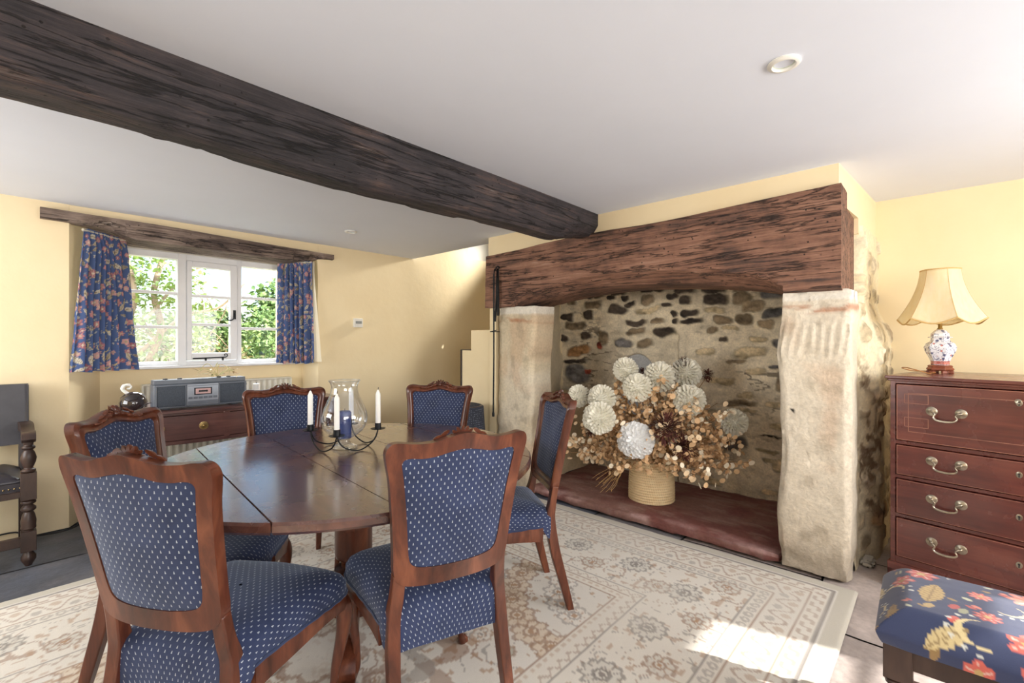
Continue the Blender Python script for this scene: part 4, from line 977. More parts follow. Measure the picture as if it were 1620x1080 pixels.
for i in range(nu):
    a = 2*PI*i/nu; s = (i % 16)/16.0; fl = math.cos(PI/6)/math.cos((s-.5)*PI/3)
    for j in range(nv):
        f = j/(nv-1); r = .082 + .092*((1-f)**1.75); fr = fl*(.10+.90)*1.06 if True else 1
        zb = .296 - .030*math.sin(PI*s)*1.0; z = zb + (.562-zb)*f; r = r*(fr*(1-.6*f)+.6*f)
        P[i, j] = (r*math.cos(a), r*math.sin(a), z)
    edge.append(P[i, 0].copy())
b = MB(); b.grid(P, True); shd = b.build('lamp_shade', shade(), lp, smooth=30, fix=True, solid=.0025)
b = MB(); b.tube(edge, .004, 6, True); b.tube([P[i, -1] for i in range(nu)], .004, 6, True)
for k in range(6): b.tube([P[k*16, j] for j in range(nv)], .002, 5)
b.build('shade_trim', simple('gold_braid', [lin(196, 160, 100), lin(214, 182, 122)], .7, 60), shd)
b = MB(); b.tube(catmull([(.05, .03, .006), (-.02, .13, .012), (-.10, .20, .028), (-.17, .205, .034), (-.21, .17, .022), (-.16, .11, .006), (-.07, .06, .004), (-.04, .035, .004)], 6), .0028, 6); b.build('cord', simple('amber_cord', [lin(150, 98, 50), lin(176, 120, 66)], .5, 20), lp)

# ================================================================ FLORAL STOOLS
def turned(b, x, y, z0, z1, s, sq=.032):
    """dark oak turned leg: square blocks top and bottom, bobbins between"""
    h = z1-z0; b.box((x, y, z1-.055), (sq*2, sq*2, .11)); b.box((x, y, z0+.115), (sq*2, sq*2, .09))
    pr = [(.018, z1-.11), (.030, z1-.118), (.030, z1-.13), (.018, z1-.138), (.030, z1-.165), (.027, z1-.19), (.016, z1-.205), (.024, z1-.215), (.024, z1-.222), (.018, z1-.23), (.030, z0+.185), (.018, z0+.165), (.024, z0+.16)]
    b.lathe(pr, 16, (x, y, 0)); b.lathe([(.016, z0+.072), (.027, z0+.055), (.030, z0+.03), (.022, z0+.008), (.016, z0)], 16, (x, y, 0))
def make_stool(name, w, d, seed, fine, seat_h=.50):
    t = T(name, '', 'stool')
    hw, hd = w/2, d/2; zl = seat_h-.085
    for sx in (-1, 1):
        for sy in (-1, 1):
            b = MB(); turned(b, sx*(hw-.034), sy*(hd-.034), 0, zl, 1); b.build('leg', M['oak_dark'], t, smooth=45, bevel=.002)
    b = MB()
    for s in (-1, 1): b.bx(-hw+.03, hw-.03, s*(hd-.03)-.012, s*(hd-.03)+.012, zl-.075, zl); b.bx(s*(hw-.03)-.012, s*(hw-.03)+.012, -hd+.03, hd-.03, zl-.075, zl)
    b.build('apron', M['oak_dark'], t, bevel=.003)
    b = MB()
    for s in (-1, 1): b.bx(s*(hw-.034)-.013, s*(hw-.034)+.013, -hd+.03, hd-.03, .10, .13)
    b.bx(-hw+.03, hw-.03, -.013, .013, .10, .13); b.build('stretcher', M['oak_dark'], t, bevel=.003)
    n = fine; A, B_ = np.meshgrid(np.linspace(-1, 1, n), np.linspace(-1, 1, n), indexing='ij')
    # rounded cushion: flat centre, rolled edges wrapping down
    def warp(a): return np.sign(a)*np.minimum(np.abs(a)*1.18, 1)
    Xq, Yq = warp(A)*(hw+.006), warp(B_)*(hd+.006)
    m = np.maximum(np.abs(A), np.abs(B_)); drop = sst(.62, 1.0, m)
    rad = (np.abs(A)**6+np.abs(B_)**6)**(1/6); top = seat_h + .012*(1-rad**2) + .003*fbm(Xq*6, Yq*6, seed); Z = top*(1-drop) + (zl-.012)*drop
    k = np.clip((np.hypot(np.abs(A)*1.0, np.abs(B_))-1.18)/.24, 0, 1); Xq = Xq*(1-.045*k); Yq = Yq*(1-.045*k)
    bul = .010*np.sin(PI*np.clip(drop, 0, 1)); Xq = Xq+np.sign(Xq)*bul*(np.abs(A) > np.abs(B_)-.1); Yq = Yq+np.sign(Yq)*bul*(np.abs(B_) > np.abs(A)-.1)
    uu = Xq+np.sign(A)*drop*(np.abs(A) >= np.abs(B_))*.09; vv = Yq+np.sign(B_)*drop*(np.abs(B_) > np.abs(A))*.09
    col = floral(uu, vv, seed, 1.0, 1.45)
    b = MB(); b.grid(np.stack([Xq, Yq, Z], -1), cols=col); b.build('seat_cushion', M['floral'], t, smooth=180, fix=False)
    return t
st1 = make_stool('upholstered_stool', .375, .50, 15, 150, .498)
st1.location = (1.865, -.135, 0); st1.rotation_euler.z = .02; tag(st1, 'dark oak stool with a blue floral cushion in front of the chest of drawers', 'stool')
st2 = make_stool('upholstered_stool', .44, .40, 22, 60, .475)
st2.location = (.84, 3.62, 0); st2.rotation_euler.z = .05; tag(st2, 'blue floral cushioned stool tucked under the console, below its brass-ringed long drawer', 'stool', 'stools under the console')
dup(st2, (1.42, 3.84, 0), -.03, 'blue floral cushioned stool tucked under the console, mostly hidden by the chair beside the radio', 'stools under the console')

# ================================================================ CONSOLE TABLE under the window
cn = T('console_table', 'bow-fronted mahogany console table with brass ring pulls under the window', 'table', (1.19, 4.0, 0))
def bow(x): return -.30 - .085*(1-(x/.70)**2)              # front edge (local y) of the top
def bow_strip(b, x0, x1, z0, z1, d0, d1, n=18):
    """curved slab following the bow between two offsets"""
    xs = np.linspace(x0, x1, n); poly = [(x, bow(x)+d0) for x in xs]+[(x, bow(x)+d1) for x in xs[::-1]]; b.prism(poly, z0, z1)
xs = np.linspace(-.70, .70, 40)
b = MB(); b.prism([(x, bow(x)-.012) for x in xs]+[(.70, .30), (-.70, .30)], .782, .80); b.build('console_top', M['wood_console'], cn, bevel=.003)
b = MB(); bow_strip(b, -.67, .67, .765, .783, .01, .03, 40); bow_strip(b, -.67, .67, .575, .60, .01, .03, 40)
for x in (-.655, -.15, .15, .655): bow_strip(b, x-.018, x+.018, .59, .77, .008, .04, 4)
b.bx(-.68, -.66, -.28, .29, .575, .783); b.bx(.66, .68, -.28, .29, .575, .783); b.bx(-.68, .68, .27, .29, .575, .783); b.build('frieze', M['wood_console'], cn, bevel=.002)
for x0, x1, ks in ((-.64, -.165, (-.52, -.285)), (-.135, .135, (-.04, .04)), (.165, .64, (.285, .52))):
    b = MB(); bow_strip(b, x0, x1, .603, .762, .008, .028); dr = b.build('drawer', M['wood_console'], cn, bevel=.002)
    for x in (ks if len(ks) == 2 and ks[0] != -.04 else (0.0,)):
        y = bow(x)+.008; sl = math.atan2(2*.085*x/.49, 1); Mx = Matrix.Translation((x, y, .685)) @ Matrix.Rotation(sl, 4, 'Z') @ Matrix.Rotation(PI/2, 4, 'X')
        b = MB(); b.lathe([(0, 0), (.027, 0), (.027, .002), (.022, .003), (.020, .0025), (.016, .004), (.009, .004), (.006, .010), (0, .011)], 22, M=Mx, cap=False)
        b.tube([(.017*math.sin(a), .017*math.cos(a)-.002, .009) for a in np.linspace(0, 2*PI, 18, endpoint=False)], .0024, 6, True, M=Mx); b.build('ring_pull', M['brass'], dr, smooth=50)
for sx in (-1, 1):
    for y in (-.27, .25):
        b = MB(); b.lathe([(.022, 0), (.026, .012), (.020, .03), (.024, .05)], 4, (sx*.645, y, 0), rot=PI/4); b.lathe([(.018, .05), (.034, .60)], 4, (sx*.645, y, 0), rot=PI/4); b.build('leg', M['wood_console'], cn, smooth=0)
# ---- radiator in the recess
rd = T('radiator', 'cream panel radiator on the wall behind the console table', 'radiator', (1.295, 4.64, 0))
b = MB(); n = 160; X, Z = np.meshgrid(np.linspace(-.56, .56, n), np.linspace(.14, .90, 24), indexing='ij')
fl = np.clip(np.cos(X/.048*2*PI)*2.2, -1, 1)*sst(.14, .19, Z)*(1-sst(.84, .89, Z)); b.grid(np.stack([X, -.055-.009*fl, Z], -1)); b.bx(-.56, .56, -.045, .0, .14, .90); b.build('panel', M['radiator'], rd, smooth=60, fix=False)
b = MB(); b.bx(-.565, .565, -.07, .005, .898, .912); b.bx(-.572, -.558, -.068, .004, .15, .905); b.bx(.558, .572, -.068, .004, .15, .905); b.build('grille_casing', M['radiator'], rd, bevel=.003)
b = MB()
for x in (-.52, .52): b.tube([(x, -.03, .16), (x, -.03, 0)], .0075, 8)
b.bx(-.4, -.37, -.01, .008, .2, .8); b.bx(.37, .4, -.01, .008, .2, .8); b.build('pipe', M['radiator'], rd)

# ---- radio cassette player
RX, RY, RZr = .92, 3.775, -.03
rc = T('radio_cassette', 'grey portable radio cassette player standing on the console table', 'radio', (RX, RY, .80), RZr)
GREYP = simple('grey_plastic', [lin(92, 98, 108), lin(108, 114, 124)], .42, 8, bump=.05); DKP = simple('dark_speaker_mesh', [lin(54, 62, 74), lin(72, 80, 92)], .6, 150, bump=.6, bscale=260, dist=.002)
SIL = simple('silver_plastic', [lin(150, 156, 166), lin(168, 172, 182)], .3, 10, Metallic=.4)
b = MB(); b.bx(-.27, .27, -.065, .065, .008, .165); b.bx(-.268, .268, -.045, .06, .165, .195)
for x in (-.2, .2): b.bx(x-.02, x+.02, -.05, .05, -.0, .009)
body = b.build('casing', GREYP, rc, bevel=.006)
for s in (-1, 1):
    b = MB(); b.bx(s*.178-.078, s*.178+.078, -.071, -.06, .02, .155); sp = b.build('speaker_grille', DKP, rc, bevel=.005)
    b = MB()
    for x in (-.080, .080): b.bx(s*.178+x-.003, s*.178+x+.003, -.0735, -.06, .016, .159)
    for z in (.018, .157): b.bx(s*.178-.083, s*.178+.083, -.0735, -.06, z-.003, z+.003)
    b.build('grille_frame', GREYP, sp, bevel=.001)
b = MB(); b.bx(-.092, .092, -.072, -.06, .02, .160); dk = b.build('cassette_deck', SIL, rc, bevel=.002)
b = MB(); b.bx(-.052, .052, -.0735, -.07, .088, .136); b.build('cassette_window', simple('smoked_window', [lin(40, 42, 48)], .15), dk, bevel=.001)
b = MB(); b.bx(-.044, .044, -.0745, -.072, .094, .130); cas = b.build('cassette', simple('pink_cassette_label', [lin(190, 150, 150), lin(214, 180, 176)], .5, 30), dk)
b = MB()
for x in (-.02, .02): b.lathe([(0, 0), (.007, 0), (.007, .002), (0, .002)], 14, M=Matrix.Translation((x, -.0744, .112)) @ Matrix.Rotation(PI/2, 4, 'X'), cap=False)
b.bx(-.014, .014, -.0758, -.074, .106, .118); b.build('reel', M['black_plastic'], cas)
b = MB(); 
for k in range(6): b.bx(-.085+k*.029, -.061+k*.029, -.0745, -.07, .062, .076)
b.bx(-.088, .088, -.0735, -.07, .148, .152); b.bx(-.088, .088, -.0735, -.07, .024, .048); b.build('key_row', GREYP, dk, bevel=.001)
for x in (-.20, -.12, .11, .17): b = MB(); b.lathe([(0, .195), (.014, .195), (.013, .203), (0, .204)], 16, (x, 0, 0), cap=False); b.build('top_knob', M['black_plastic'], rc)
b = MB(); b.lathe([(0, 0), (.012, 0), (.012, .010), (0, .010)], 16, M=Matrix.Translation((.27, -.02, .14)) @ Matrix.Rotation(PI/2, 4, 'Y'), cap=False); b.build('side_knob', M['black_plastic'], rc)
b = MB(); b.tube(catmull([(-.262, .02, .05), (-.30, .015, .04), (-.36, -.02, .006), (-.44, -.055, .004), (-.50, -.02, .004), (-.53, .06, .004)], 6), .003, 6); b.build('power_lead', M['black_plastic'], rc)

# ---- spray of dried greenery lying on the radio
tw = T('dried_plant_spray', 'tangle of pale dried leaves and stems lying on top of the radio', 'dried plant', (RX+.10, RY, .9965), RZr)
r = random.Random(8); LEAF = simple('dry_leaf', [lin(150, 168, 90), lin(206, 190, 140), lin(200, 150, 110)], .6, 14)
b = MB()
for k in range(9):
    a = r.uniform(0, 2*PI); h = r.uniform(.02, .085); l = r.uniform(.06, .15); p = catmull([(0, 0, .006), (l*.4*math.cos(a), .3*l*math.sin(a), h), (l*.8*math.cos(a), .4*l*math.sin(a), h*1.2), (l*1.1*math.cos(a+.3), .4*l*math.sin(a), h*.7)], 5); b.tube(p, .0022, 5)
b.tube(catmull([(-.02, 0, .004), (-.015, 0, .05), (.02, .0, .085), (.055, 0, .075), (.07, 0, .045)], 6), .0025, 5); b.build('stem', LEAF, tw)
b = MB()
def leaf(b, o, d, l, w, nrm=(0, 0, 1)):
    d = Vector(d).normalized(); n = Vector(nrm); s = d.cross(n).normalized(); n = s.cross(d); o = Vector(o); vs = []
    prof = ((0, .05), (.25, .8), (.5, 1), (.75, .7), (1, .03))
    for f, k in prof: c = o+d*(l*f)-n*(l*.18*f*f); vs += [c-s*(w*k/2)+n*(w*.12*k), c-n*0, c+s*(w*k/2)+n*(w*.12*k)]
    fs = []
    for i in range(4):
        for k in range(2): a = i*3+k; fs.append((a, a+1, a+4, a+3))
    b.add(vs, fs)
for k in range(26):
    a = r.uniform(0, 2*PI); q = (r.uniform(-.11, .13), r.uniform(-.03, .03), r.uniform(.004, .05)); leaf(b, q, (math.cos(a), .5*math.sin(a), r.uniform(-.1, .6)), r.uniform(.03, .07), r.uniform(.006, .014))
b.build('dry_leaves', LEAF, tw, fix=False, smooth=180)

# ---- candle in a ringed holder, dark domed pot, wire
sh = T('candle_holder', 'ringed dark candle stand on the console, right of the radio', 'candle holder', (1.31, 3.87, .80))
b = MB(); b.lathe([(0, 0), (.034, 0), (.036, .004), (.012, .008), (.012, .062), (.03, .064), (.03, .067), (0, .067)], 24, cap=False); b.build('stand', M['iron'], sh)
b = MB()
for k in range(4): b.tube([(.033*math.cos(a), .033*math.sin(a), .016+.013*k) for a in np.linspace(0, 2*PI, 24, endpoint=False)], .003, 6, True)
for a in (0, 2.1, 4.2): b.tube([(.033*math.cos(a), .033*math.sin(a), .0), (.033*math.cos(a), .033*math.sin(a), .064)], .0022, 6)
b.build('ring_coil', M['iron'], sh)
candle('block_candle', 'short white block candle on the ringed stand beside the radio', 'candle', 1.31, 3.87, .867, .024, .06, M['wax_white'], None, False)
pt = T('desk_bell_pot', 'glossy dark domed pot with a pale curled handle at the left end of the console', 'pot', (.575, 3.92, .80))
GLZ = simple('glossy_black_glaze', [lin(20, 18, 20), lin(58, 44, 44)], .08, 7, **{'Coat Weight': .8})
b = MB(); b.lathe([(0, 0), (.068, 0), (.074, .008), (.076, .05), (.066, .085), (.042, .108), (.014, .116), (0, .117)], 32, cap=False); b.build('pot_body', GLZ, pt, smooth=50)
b = MB(); b.tube(catmull([(-.03, 0, .108), (-.055, 0, .135), (-.05, 0, .158), (-.028, 0, .165), (-.012, 0, .152), (-.02, 0, .138), (-.032, 0, .143)], 5), [.010]*6+[.011]*6+[.009]*6+[.006]*13, 10); b.build('handle', M['wax_white'], pt)['label'] = 'pale curled handle'

# ================================================================ ARMCHAIR at the left edge
ac = T('armchair', 'dark leather and oak armchair with turned legs against the left of the window wall', 'chair', (-.205, 3.96, 0))
hw = .305; yf = -.22; yb = .20
for s in (-1, 1):
    x = s*(hw-.01); b = MB(); sq = .032
    b.box((x, yf, .445), (.064, .064, .15)); b.box((x, yf, .14), (.062, .062, .11))
    b.lathe([(.022, .52), (.030, .527), (.030, .535), (.018, .545), (.029, .575), (.033, .60), (.026, .63), (.018, .645), (.028, .655), (.028, .663), (.019, .672), (.024, .70)], 18, (x, yf, 0))
    b.lathe([(.020, .37), (.031, .36), (.031, .35), (.018, .34), (.031, .325), (.031, .312), (.019, .302), (.026, .285), (.032, .25), (.030, .225), (.031, .215), (.031, .208), (.018, .20), (.024, .195)], 18, (x, yf, 0))
    b.lathe([(.018, .085), (.020, .075), (.031, .055), (.031, .035), (.018, .010), (.014, .0)], 18, (x, yf, 0)); b.build('front_leg', M['oak_dark'], ac, smooth=45, bevel=.002)
    b = MB(); b.rect_sweep(catmull([(s*(hw-.02), yb+.02, 0), (s*(hw-.02), yb, .25), (s*(hw-.02), yb, .45), (s*(hw-.02), yb+.05, .98)], 4), .045, .04, (1, 0, 0)); b.build('back_post', M['oak_dark'], ac, bevel=.003)
    b = MB(); b.rect_sweep(catmull([(s*(hw-.02), yb+.03, .73), (s*(hw-.01), .05, .735), (s*(hw-.01), -.12, .715), (s*(hw-.01), yf-.02, .725), (s*(hw-.01), yf-.045, .70)], 5), .056, .05, (1, 0, 0)); b.build('arm', M['oak_dark'], ac, bevel=.008)
b = MB(); n = 14; X, Z = np.meshgrid(np.linspace(-hw+.0, hw-.0, n), np.linspace(.62, .985, n), indexing='ij'); Yc = yb+.015+.05*(Z-.45)/.53
for s, o_ in ((-1, -.035), (1, .015)): b.grid(np.stack([X, Yc+o_-s*-.0-.012*(s < 0)*np.cos(X/hw*PI/2), Z], -1))
b.bx(-hw, -hw+.006, yb+.0, yb+.06, .62, .985); b.bx(hw-.006, hw, yb-.005, yb+.06, .63, .98); b.bx(-hw, hw, yb+.03, yb+.082, .978, .986); b.build('leather_back', M['leather'], ac, smooth=50, fix=False)
b = MB(); m = 30; A, B_ = np.meshgrid(np.linspace(-1, 1, m), np.linspace(-1, 1, m), indexing='ij'); d = np.maximum(np.abs(A), np.abs(B_)); wq = lambda a: np.sign(a)*np.minimum(np.abs(a)*1.15, 1)
Z = .465+.05*(1-sst(.6, 1, d))+.012*(1-d**2); b.grid(np.stack([wq(A)*(hw-.035), -.01+wq(B_)*.20, Z], -1)); b.bx(-hw+.035, hw-.035, -.21, .19, .41, .468); ls = b.build('leather_seat', M['leather'], ac, smooth=50, fix=False)
b = MB(); b.lathe([(0, .004), (.003, .003), (.005, 0)], 6, M=Matrix.Rotation(PI/2, 4, 'X')); nh = b.build('nail_head', M['brass'], ls); nh.location = (-.262, -.212, .437)
for k in range(1, 26): q = nh.copy(); C.objects.link(q); q.parent = ls; q.location = (-.262+k*.021, -.212, .437)
b = MB(); b.bx(-hw+.03, hw-.03, yf-.015, yf+.015, .385, .42); b.bx(-hw+.02, hw-.02, yf-.018, yf+.018, .115, .165)
for s in (-1, 1): b.bx(s*(hw-.012)-.015, s*(hw-.012)+.015, yf, yb, .115, .16); b.bx(s*(hw-.012)-.015, s*(hw-.012)+.015, yf, yb, .385, .43)
b.build('stretcher', M['oak_dark'], ac, bevel=.003)

# ================================================================ SMALL THINGS
# cloth-covered round side table
sd = T('side_table', 'round side table under a dark spotted floor-length cloth beside the left pillar', 'table', (2.63, 2.99, .0))
n = 96; rows = 16; P = np.zeros((n, rows, 3)); UVs = np.zeros((n, rows, 2))
for i in range(n):
    a = 2*PI*i/n
    for j in range(rows):
        f = j/(rows-1)
        if f < .25: r_, z = .19*f/.25, .715
        else:
            q = (f-.25)/.75; r_ = .192+.045*q+.022*q*math.sin(a*9+.5*math.sin(a*3)); z = .712-.70*q
        P[i, j] = (r_*math.cos(a), r_*math.sin(a), z); UVs[i, j] = (a*.2, .9*f) if f >= .25 else (r_*math.cos(a), r_*math.sin(a))
b = MB(); b.grid(P, True, uvs=UVs)
def dark_spots():
    t = NT('dark_spotted_cloth'); a = t.n('Attribute', attribute_name='pat'); vo = t.n('TexVoronoi', {'Vector': a.outputs['Vector'], 'Scale': 60.0, 'Randomness': .25})
    c = t.mix(t.math('LESS_THAN', vo.outputs['Distance'], .2), (*lin(46, 50, 62), 1), (*lin(120, 126, 140), 1)); t.bsdf(c, .85); return t.m
b.build('tablecloth', dark_spots(), sd, smooth=180, fix=False)
b = MB(); b.lathe([(0, 0), (.14, 0), (.14, .03), (.03, .05), (.03, .66), (.18, .69), (.18, .708), (0, .708)], 24, cap=False); b.build('table_frame', M['oak_dark'], sd)

# fire irons hung at the left of the mantel
fi = T('fire_iron', 'long thin black iron rod hanging at the left end of the fireplace beam', 'fire iron', (2.835, 2.80, .62))
b = MB(); b.tube(catmull([(0, 0, 1.20), (.006, 0, 1.24), (.018, 0, 1.255), (.022, 0, 1.235)], 4), .006, 8); b.tube([(0, 0, 1.21), (.0, .0, .5), (.004, .01, 0)], .0075, 8); b.build('rod', M['iron'], fi)
b = MB(); b.lathe([(0, .0), (.011, .005), (.011, .03), (.007, .05)], 10, (.004, .01, -.02)); b.build('knob', M['iron'], fi)
tg = T('fire_tongs', 'pair of short black iron tongs hooked over the fireplace beam beside the long rod', 'fire tongs', (2.835, 2.755, 1.42))
b = MB(); b.rect_sweep([(0, 0, .45), (0, .012, .2), (0, .03, 0)], .010, .016, (1, 0, 0)); b.build('arm', M['iron'], tg)
b = MB(); b.rect_sweep([(0, -.002, .45), (0, -.008, .2), (0, -.004, .05)], .010, .016, (1, 0, 0)); b.tube([(0, .018*math.cos(a)-.0, .452+.018*math.sin(a)) for a in np.linspace(0, PI, 8)], .007, 8); b.build('arm', M['iron'], tg)
hk = T('wall_hook', 'small iron hook holding the fire irons on the left stone pillar', 'hook', (2.90, 2.82, 1.335))
b = MB(); b.tube(catmull([(.03, .0, 0), (-.03, .0, 0), (-.085, .005, -.002), (-.092, -.045, .004), (-.075, -.062, .012)], 4), .004, 6); b.build('hook_bar', M['iron'], hk)

# thermostat on the far wall, recessed lights, lead along the floor, stone
th = T('thermostat', 'small white square thermostat on the yellow wall right of the window', 'thermostat', (2.395, 4.3, 1.437))
b = MB(); b.bx(-.048, .048, -.030, .0, -.045, .045); b.build('thermostat_case', M['white_plastic'], th, bevel=.005)
b = MB(); b.bx(-.032, .034, -.033, -.029, -.008, .018); b.build('display', simple('grey_display', [lin(150, 152, 150)], .4), th, bevel=.001)
def downlight(x, y, label):
    t = T('downlight', label, 'ceiling light', (x, y, CZ), 0, 'recessed ceiling lights')
    b = MB(); b.lathe([(.048, .002), (.050, -.004), (.045, -.009), (.036, -.010), (.033, -.006), (.033, .02), (.048, .02)], 36, closed=True); b.build('rim', M['white_plastic'], t, smooth=50)
    b = MB(); b.lathe([(0, .006), (.020, .004), (.033, -.002), (.033, .015), (0, .016)], 30, cap=False); b.build('lamp_lens', simple('frosted_lens', [lin(196, 206, 196), lin(216, 224, 214)], .2, 40), t, smooth=50)
downlight(1.737, .369, 'recessed white downlight in the ceiling near the upper right, above the stool'); downlight(1.952, 3.607, 'recessed white downlight in the far ceiling beyond the dark beam')
b = MB(); b.tube(catmull([(-1.2, 4.24, .02), (-.3, 4.27, .03), (.02, 4.285, .05), (.10, 4.26, .012), (.26, 4.22, .008), (.36, 4.26, .03), (.42, 4.33, .09), (.47, 4.42, .10)], 6), .005, 6)
tag(b.build('power_cable', M['black_plastic']), 'black power cable running along the foot of the yellow wall at the left', 'cable')
b = MB(); b.box((.37, 4.26, .07), (.05, .03, .12)); tag(b.build('socket_box', M['black_plastic'], bevel=.004), 'black plug box at the foot of the wall where the cable ends', 'plug box')

# ================================================================ BASKET OF DRIED FLOWERS
BX, BY, BZ = 3.29, 1.58, .068
bk = T('woven_basket', 'straw coiled basket holding the dried flowers on the red hearth', 'basket', (BX, BY, BZ))
def straw():
    t = NT('coiled_straw'); s = t.n('SeparateXYZ', {0: t.coords()}); an = t.math('ARCTAN2', s.outputs[1], s.outputs[0])
    rowi = t.math('FLOOR', t.math('DIVIDE', s.outputs[2], .0185)); st = t.math('SINE', t.math('ADD', t.math('MULTIPLY', an, 64.0), t.math('MULTIPLY', rowi, 1.7)))
    fz = t.math('FRACT', t.math('DIVIDE', s.outputs[2], .0185)); gap = t.math('MULTIPLY', t.math('LESS_THAN', fz, .2), t.math('GREATER_THAN', st, .1))
    c = t.ramp(t.noise(t.coords((1, 1, 3)), 24, 4), [(.3, lin(234, 204, 156)), (.7, lin(246, 224, 182))]); c = t.mix(t.math('MULTIPLY', gap, .75), c, (*lin(140, 102, 64), 1))
    t.bsdf(c, .75, t.bump(st, .35, .003)); return t.m
pr = [(.0, .0), (.148, 0)]; 
for k in range(16):
    z = k*.0185; r_ = .162-.012*(k/15)+.004*math.sin(k/15*PI)
    for q in range(5): a = -PI/2+PI*q/4; pr.append((r_+.0075*math.cos(a), z+.00925+.0085*math.sin(a)))
pr += [(.135, .296), (.134, .03), (0, .028)]
b = MB(); b.lathe(pr, 64, cap=False); b.build('coil_wall', straw(), bk, smooth=60)
PET = translucent_cloth('ivory_petals', False, lin(253, 249, 236), .15); STEM = simple('dry_stem', [lin(140, 104, 66), lin(172, 134, 90)], .8, 20)
WPET = translucent_cloth('white_petals', False, lin(253, 252, 250), .15)
root = Vector((BX, BY, BZ+.24))
def pompon_mesh(R, seed, mat, name='bloom'):
    r = random.Random(seed); b = MB(); N = 190
    for i in range(N):
        y = 1-2*(i+.5)/N
        if y < -.72: continue
        a = i*2.39996; s = math.sqrt(1-y*y); d = Vector((math.cos(a)*s, math.sin(a)*s, y)); up = Vector((0, 0, 1)); aw = Vector((d.x, d.y, 0)); aw = aw.normalized() if aw.length > .02 else Vector((math.cos(a), math.sin(a), 0))
        q_ = max(0, y); ld = (d+aw*(.55*q_+.10)+Vector((r.gauss(0, .08), r.gauss(0, .08), r.gauss(0, .08)))).normalized(); side = ld.cross(up); side = side.normalized() if side.length > .05 else Vector((1, 0, 0)); tang = side.cross(ld)
        o = d*(R*.60); l = R*(.40+.10*r.random()); w = R*.27; vs = []
        for f, k in ((0, .35), (.5, .7), (.82, 1), (1.0, .5)):
            c = o+ld*(l*f)+tang*(R*.10*f*f); cup = tang*(.13*R*k); vs += [c-side*(w*k/2)+cup, c, c+side*(w*k/2)+cup]
        fs = []
        for q in range(3):
            for k in range(2): z = q*3+k; fs.append((z, z+1, z+4, z+3))
        b.add(vs, fs)
    b.lathe([(0, -R*.66), (R*.47, -R*.47), (R*.66, 0), (R*.47, R*.47), (0, R*.66)], 12, cap=False); return b
BL = [((3.162, 1.725, 1.035), 0.090, 'uppermost cream pompon bloom at the left top of the bouquet'), ((3.238, 1.494, .99), 0.108, 'big cream pompon bloom at the top centre of the bouquet'), ((3.418, 1.37, 1.015), 0.106, 'cream pompon bloom at the top right, nearest the rubble wall'),
      ((3.11, 1.604, .913), 0.101, 'cream pompon bloom in the upper middle below the topmost pair'), ((2.997, 1.832, .826), 0.098, 'cream pompon bloom at the upper left, just above its twin'), ((2.99, 2.03, .829), 0.084, 'half-hidden cream pompon bloom far left behind the side-on chair'),
      ((2.854, 1.766, .705), 0.110, 'large cream pompon bloom at the left, low beside the chair'), ((3.235, 1.274, .838), 0.106, 'cream pompon bloom right of centre in the bouquet'), ((2.938, 1.525, .569), 0.120, 'whitest pompon bloom, lowest at the front just above the basket'), ((3.55, 1.077, .665), 0.094, 'cream pompon bloom furthest right, leaning towards the stone pillar')]
for i, (p, R, lab) in enumerate(BL):
    t = T('pompon_flower', lab, 'flower', (p[0], p[1], p[2]), 0, 'pompon blooms in the basket'); P0 = Vector(p); d = (P0-root).normalized()
    face = (d*.6+Vector((-.75, -.55, .25))).normalized(); o = pompon_mesh(R, i, WPET if i == 8 else PET).build('bloom', WPET if i == 8 else PET, t, smooth=30, fix=False); o.rotation_euler = face.to_track_quat('Z', 'Y').to_euler()
    b = MB(); e = root-P0+Vector((random.uniform(-.04, .04), random.uniform(-.04, .04), -.06)); b.tube(catmull([(0, 0, 0), Vector(-face)*R*.7, e*.5+Vector((0, 0, .02)), e], 5), .003, 6); b.build('stem', STEM, t)
# honesty: papery discs on branching stems
DISC = simple('honesty_disc', [lin(190, 146, 100), lin(214, 178, 134), lin(230, 206, 170)], .6, 9); BROWN = simple('russet_seedhead', [lin(70, 34, 28), lin(104, 54, 44)], .9, 30, bump=.5)
TANL = simple('tan_hydrangea', [lin(196, 150, 104), lin(222, 184, 140), lin(178, 132, 88)], .8, 14)
def disc(b, c, n, R):
    n = Vector(n).normalized(); u = n.orthogonal().normalized(); w = n.cross(u); c = Vector(c); k = 9
    vs = [c+n*(R*.10)]+[c+(u*math.cos(2*PI*q/k)+w*math.sin(2*PI*q/k)*.85)*R for q in range(k)]; b.add(vs, [(0, 1+q, 1+(q+1) % k) for q in range(k)])
DME = []
for k in range(3):
    b = MB(); disc(b, (0, 0, 0), (.0, .0, 1), 1.0); c3 = [lin(214, 176, 132), lin(232, 204, 166), lin(244, 228, 202)][k]
    o = b.build('seed_disc', simple('honesty_disc', [c3, tuple(min(1, 1.15*q) for q in c3)], .6, 3), None, smooth=180, fix=False); DME.append(o.data); bpy.data.objects.remove(o)
r = random.Random(21)
def dome():
    """a direction over the bouquet, wide left-right, shallow towards the wall"""
    while True:
        a, e = r.uniform(0, 2*PI), math.asin(r.uniform(-.12, .97)); d = Vector((.52*math.cos(a)*math.cos(e), .70*math.sin(a)*math.cos(e), .66*math.sin(e)+.10))
        if d.x < .42: return d
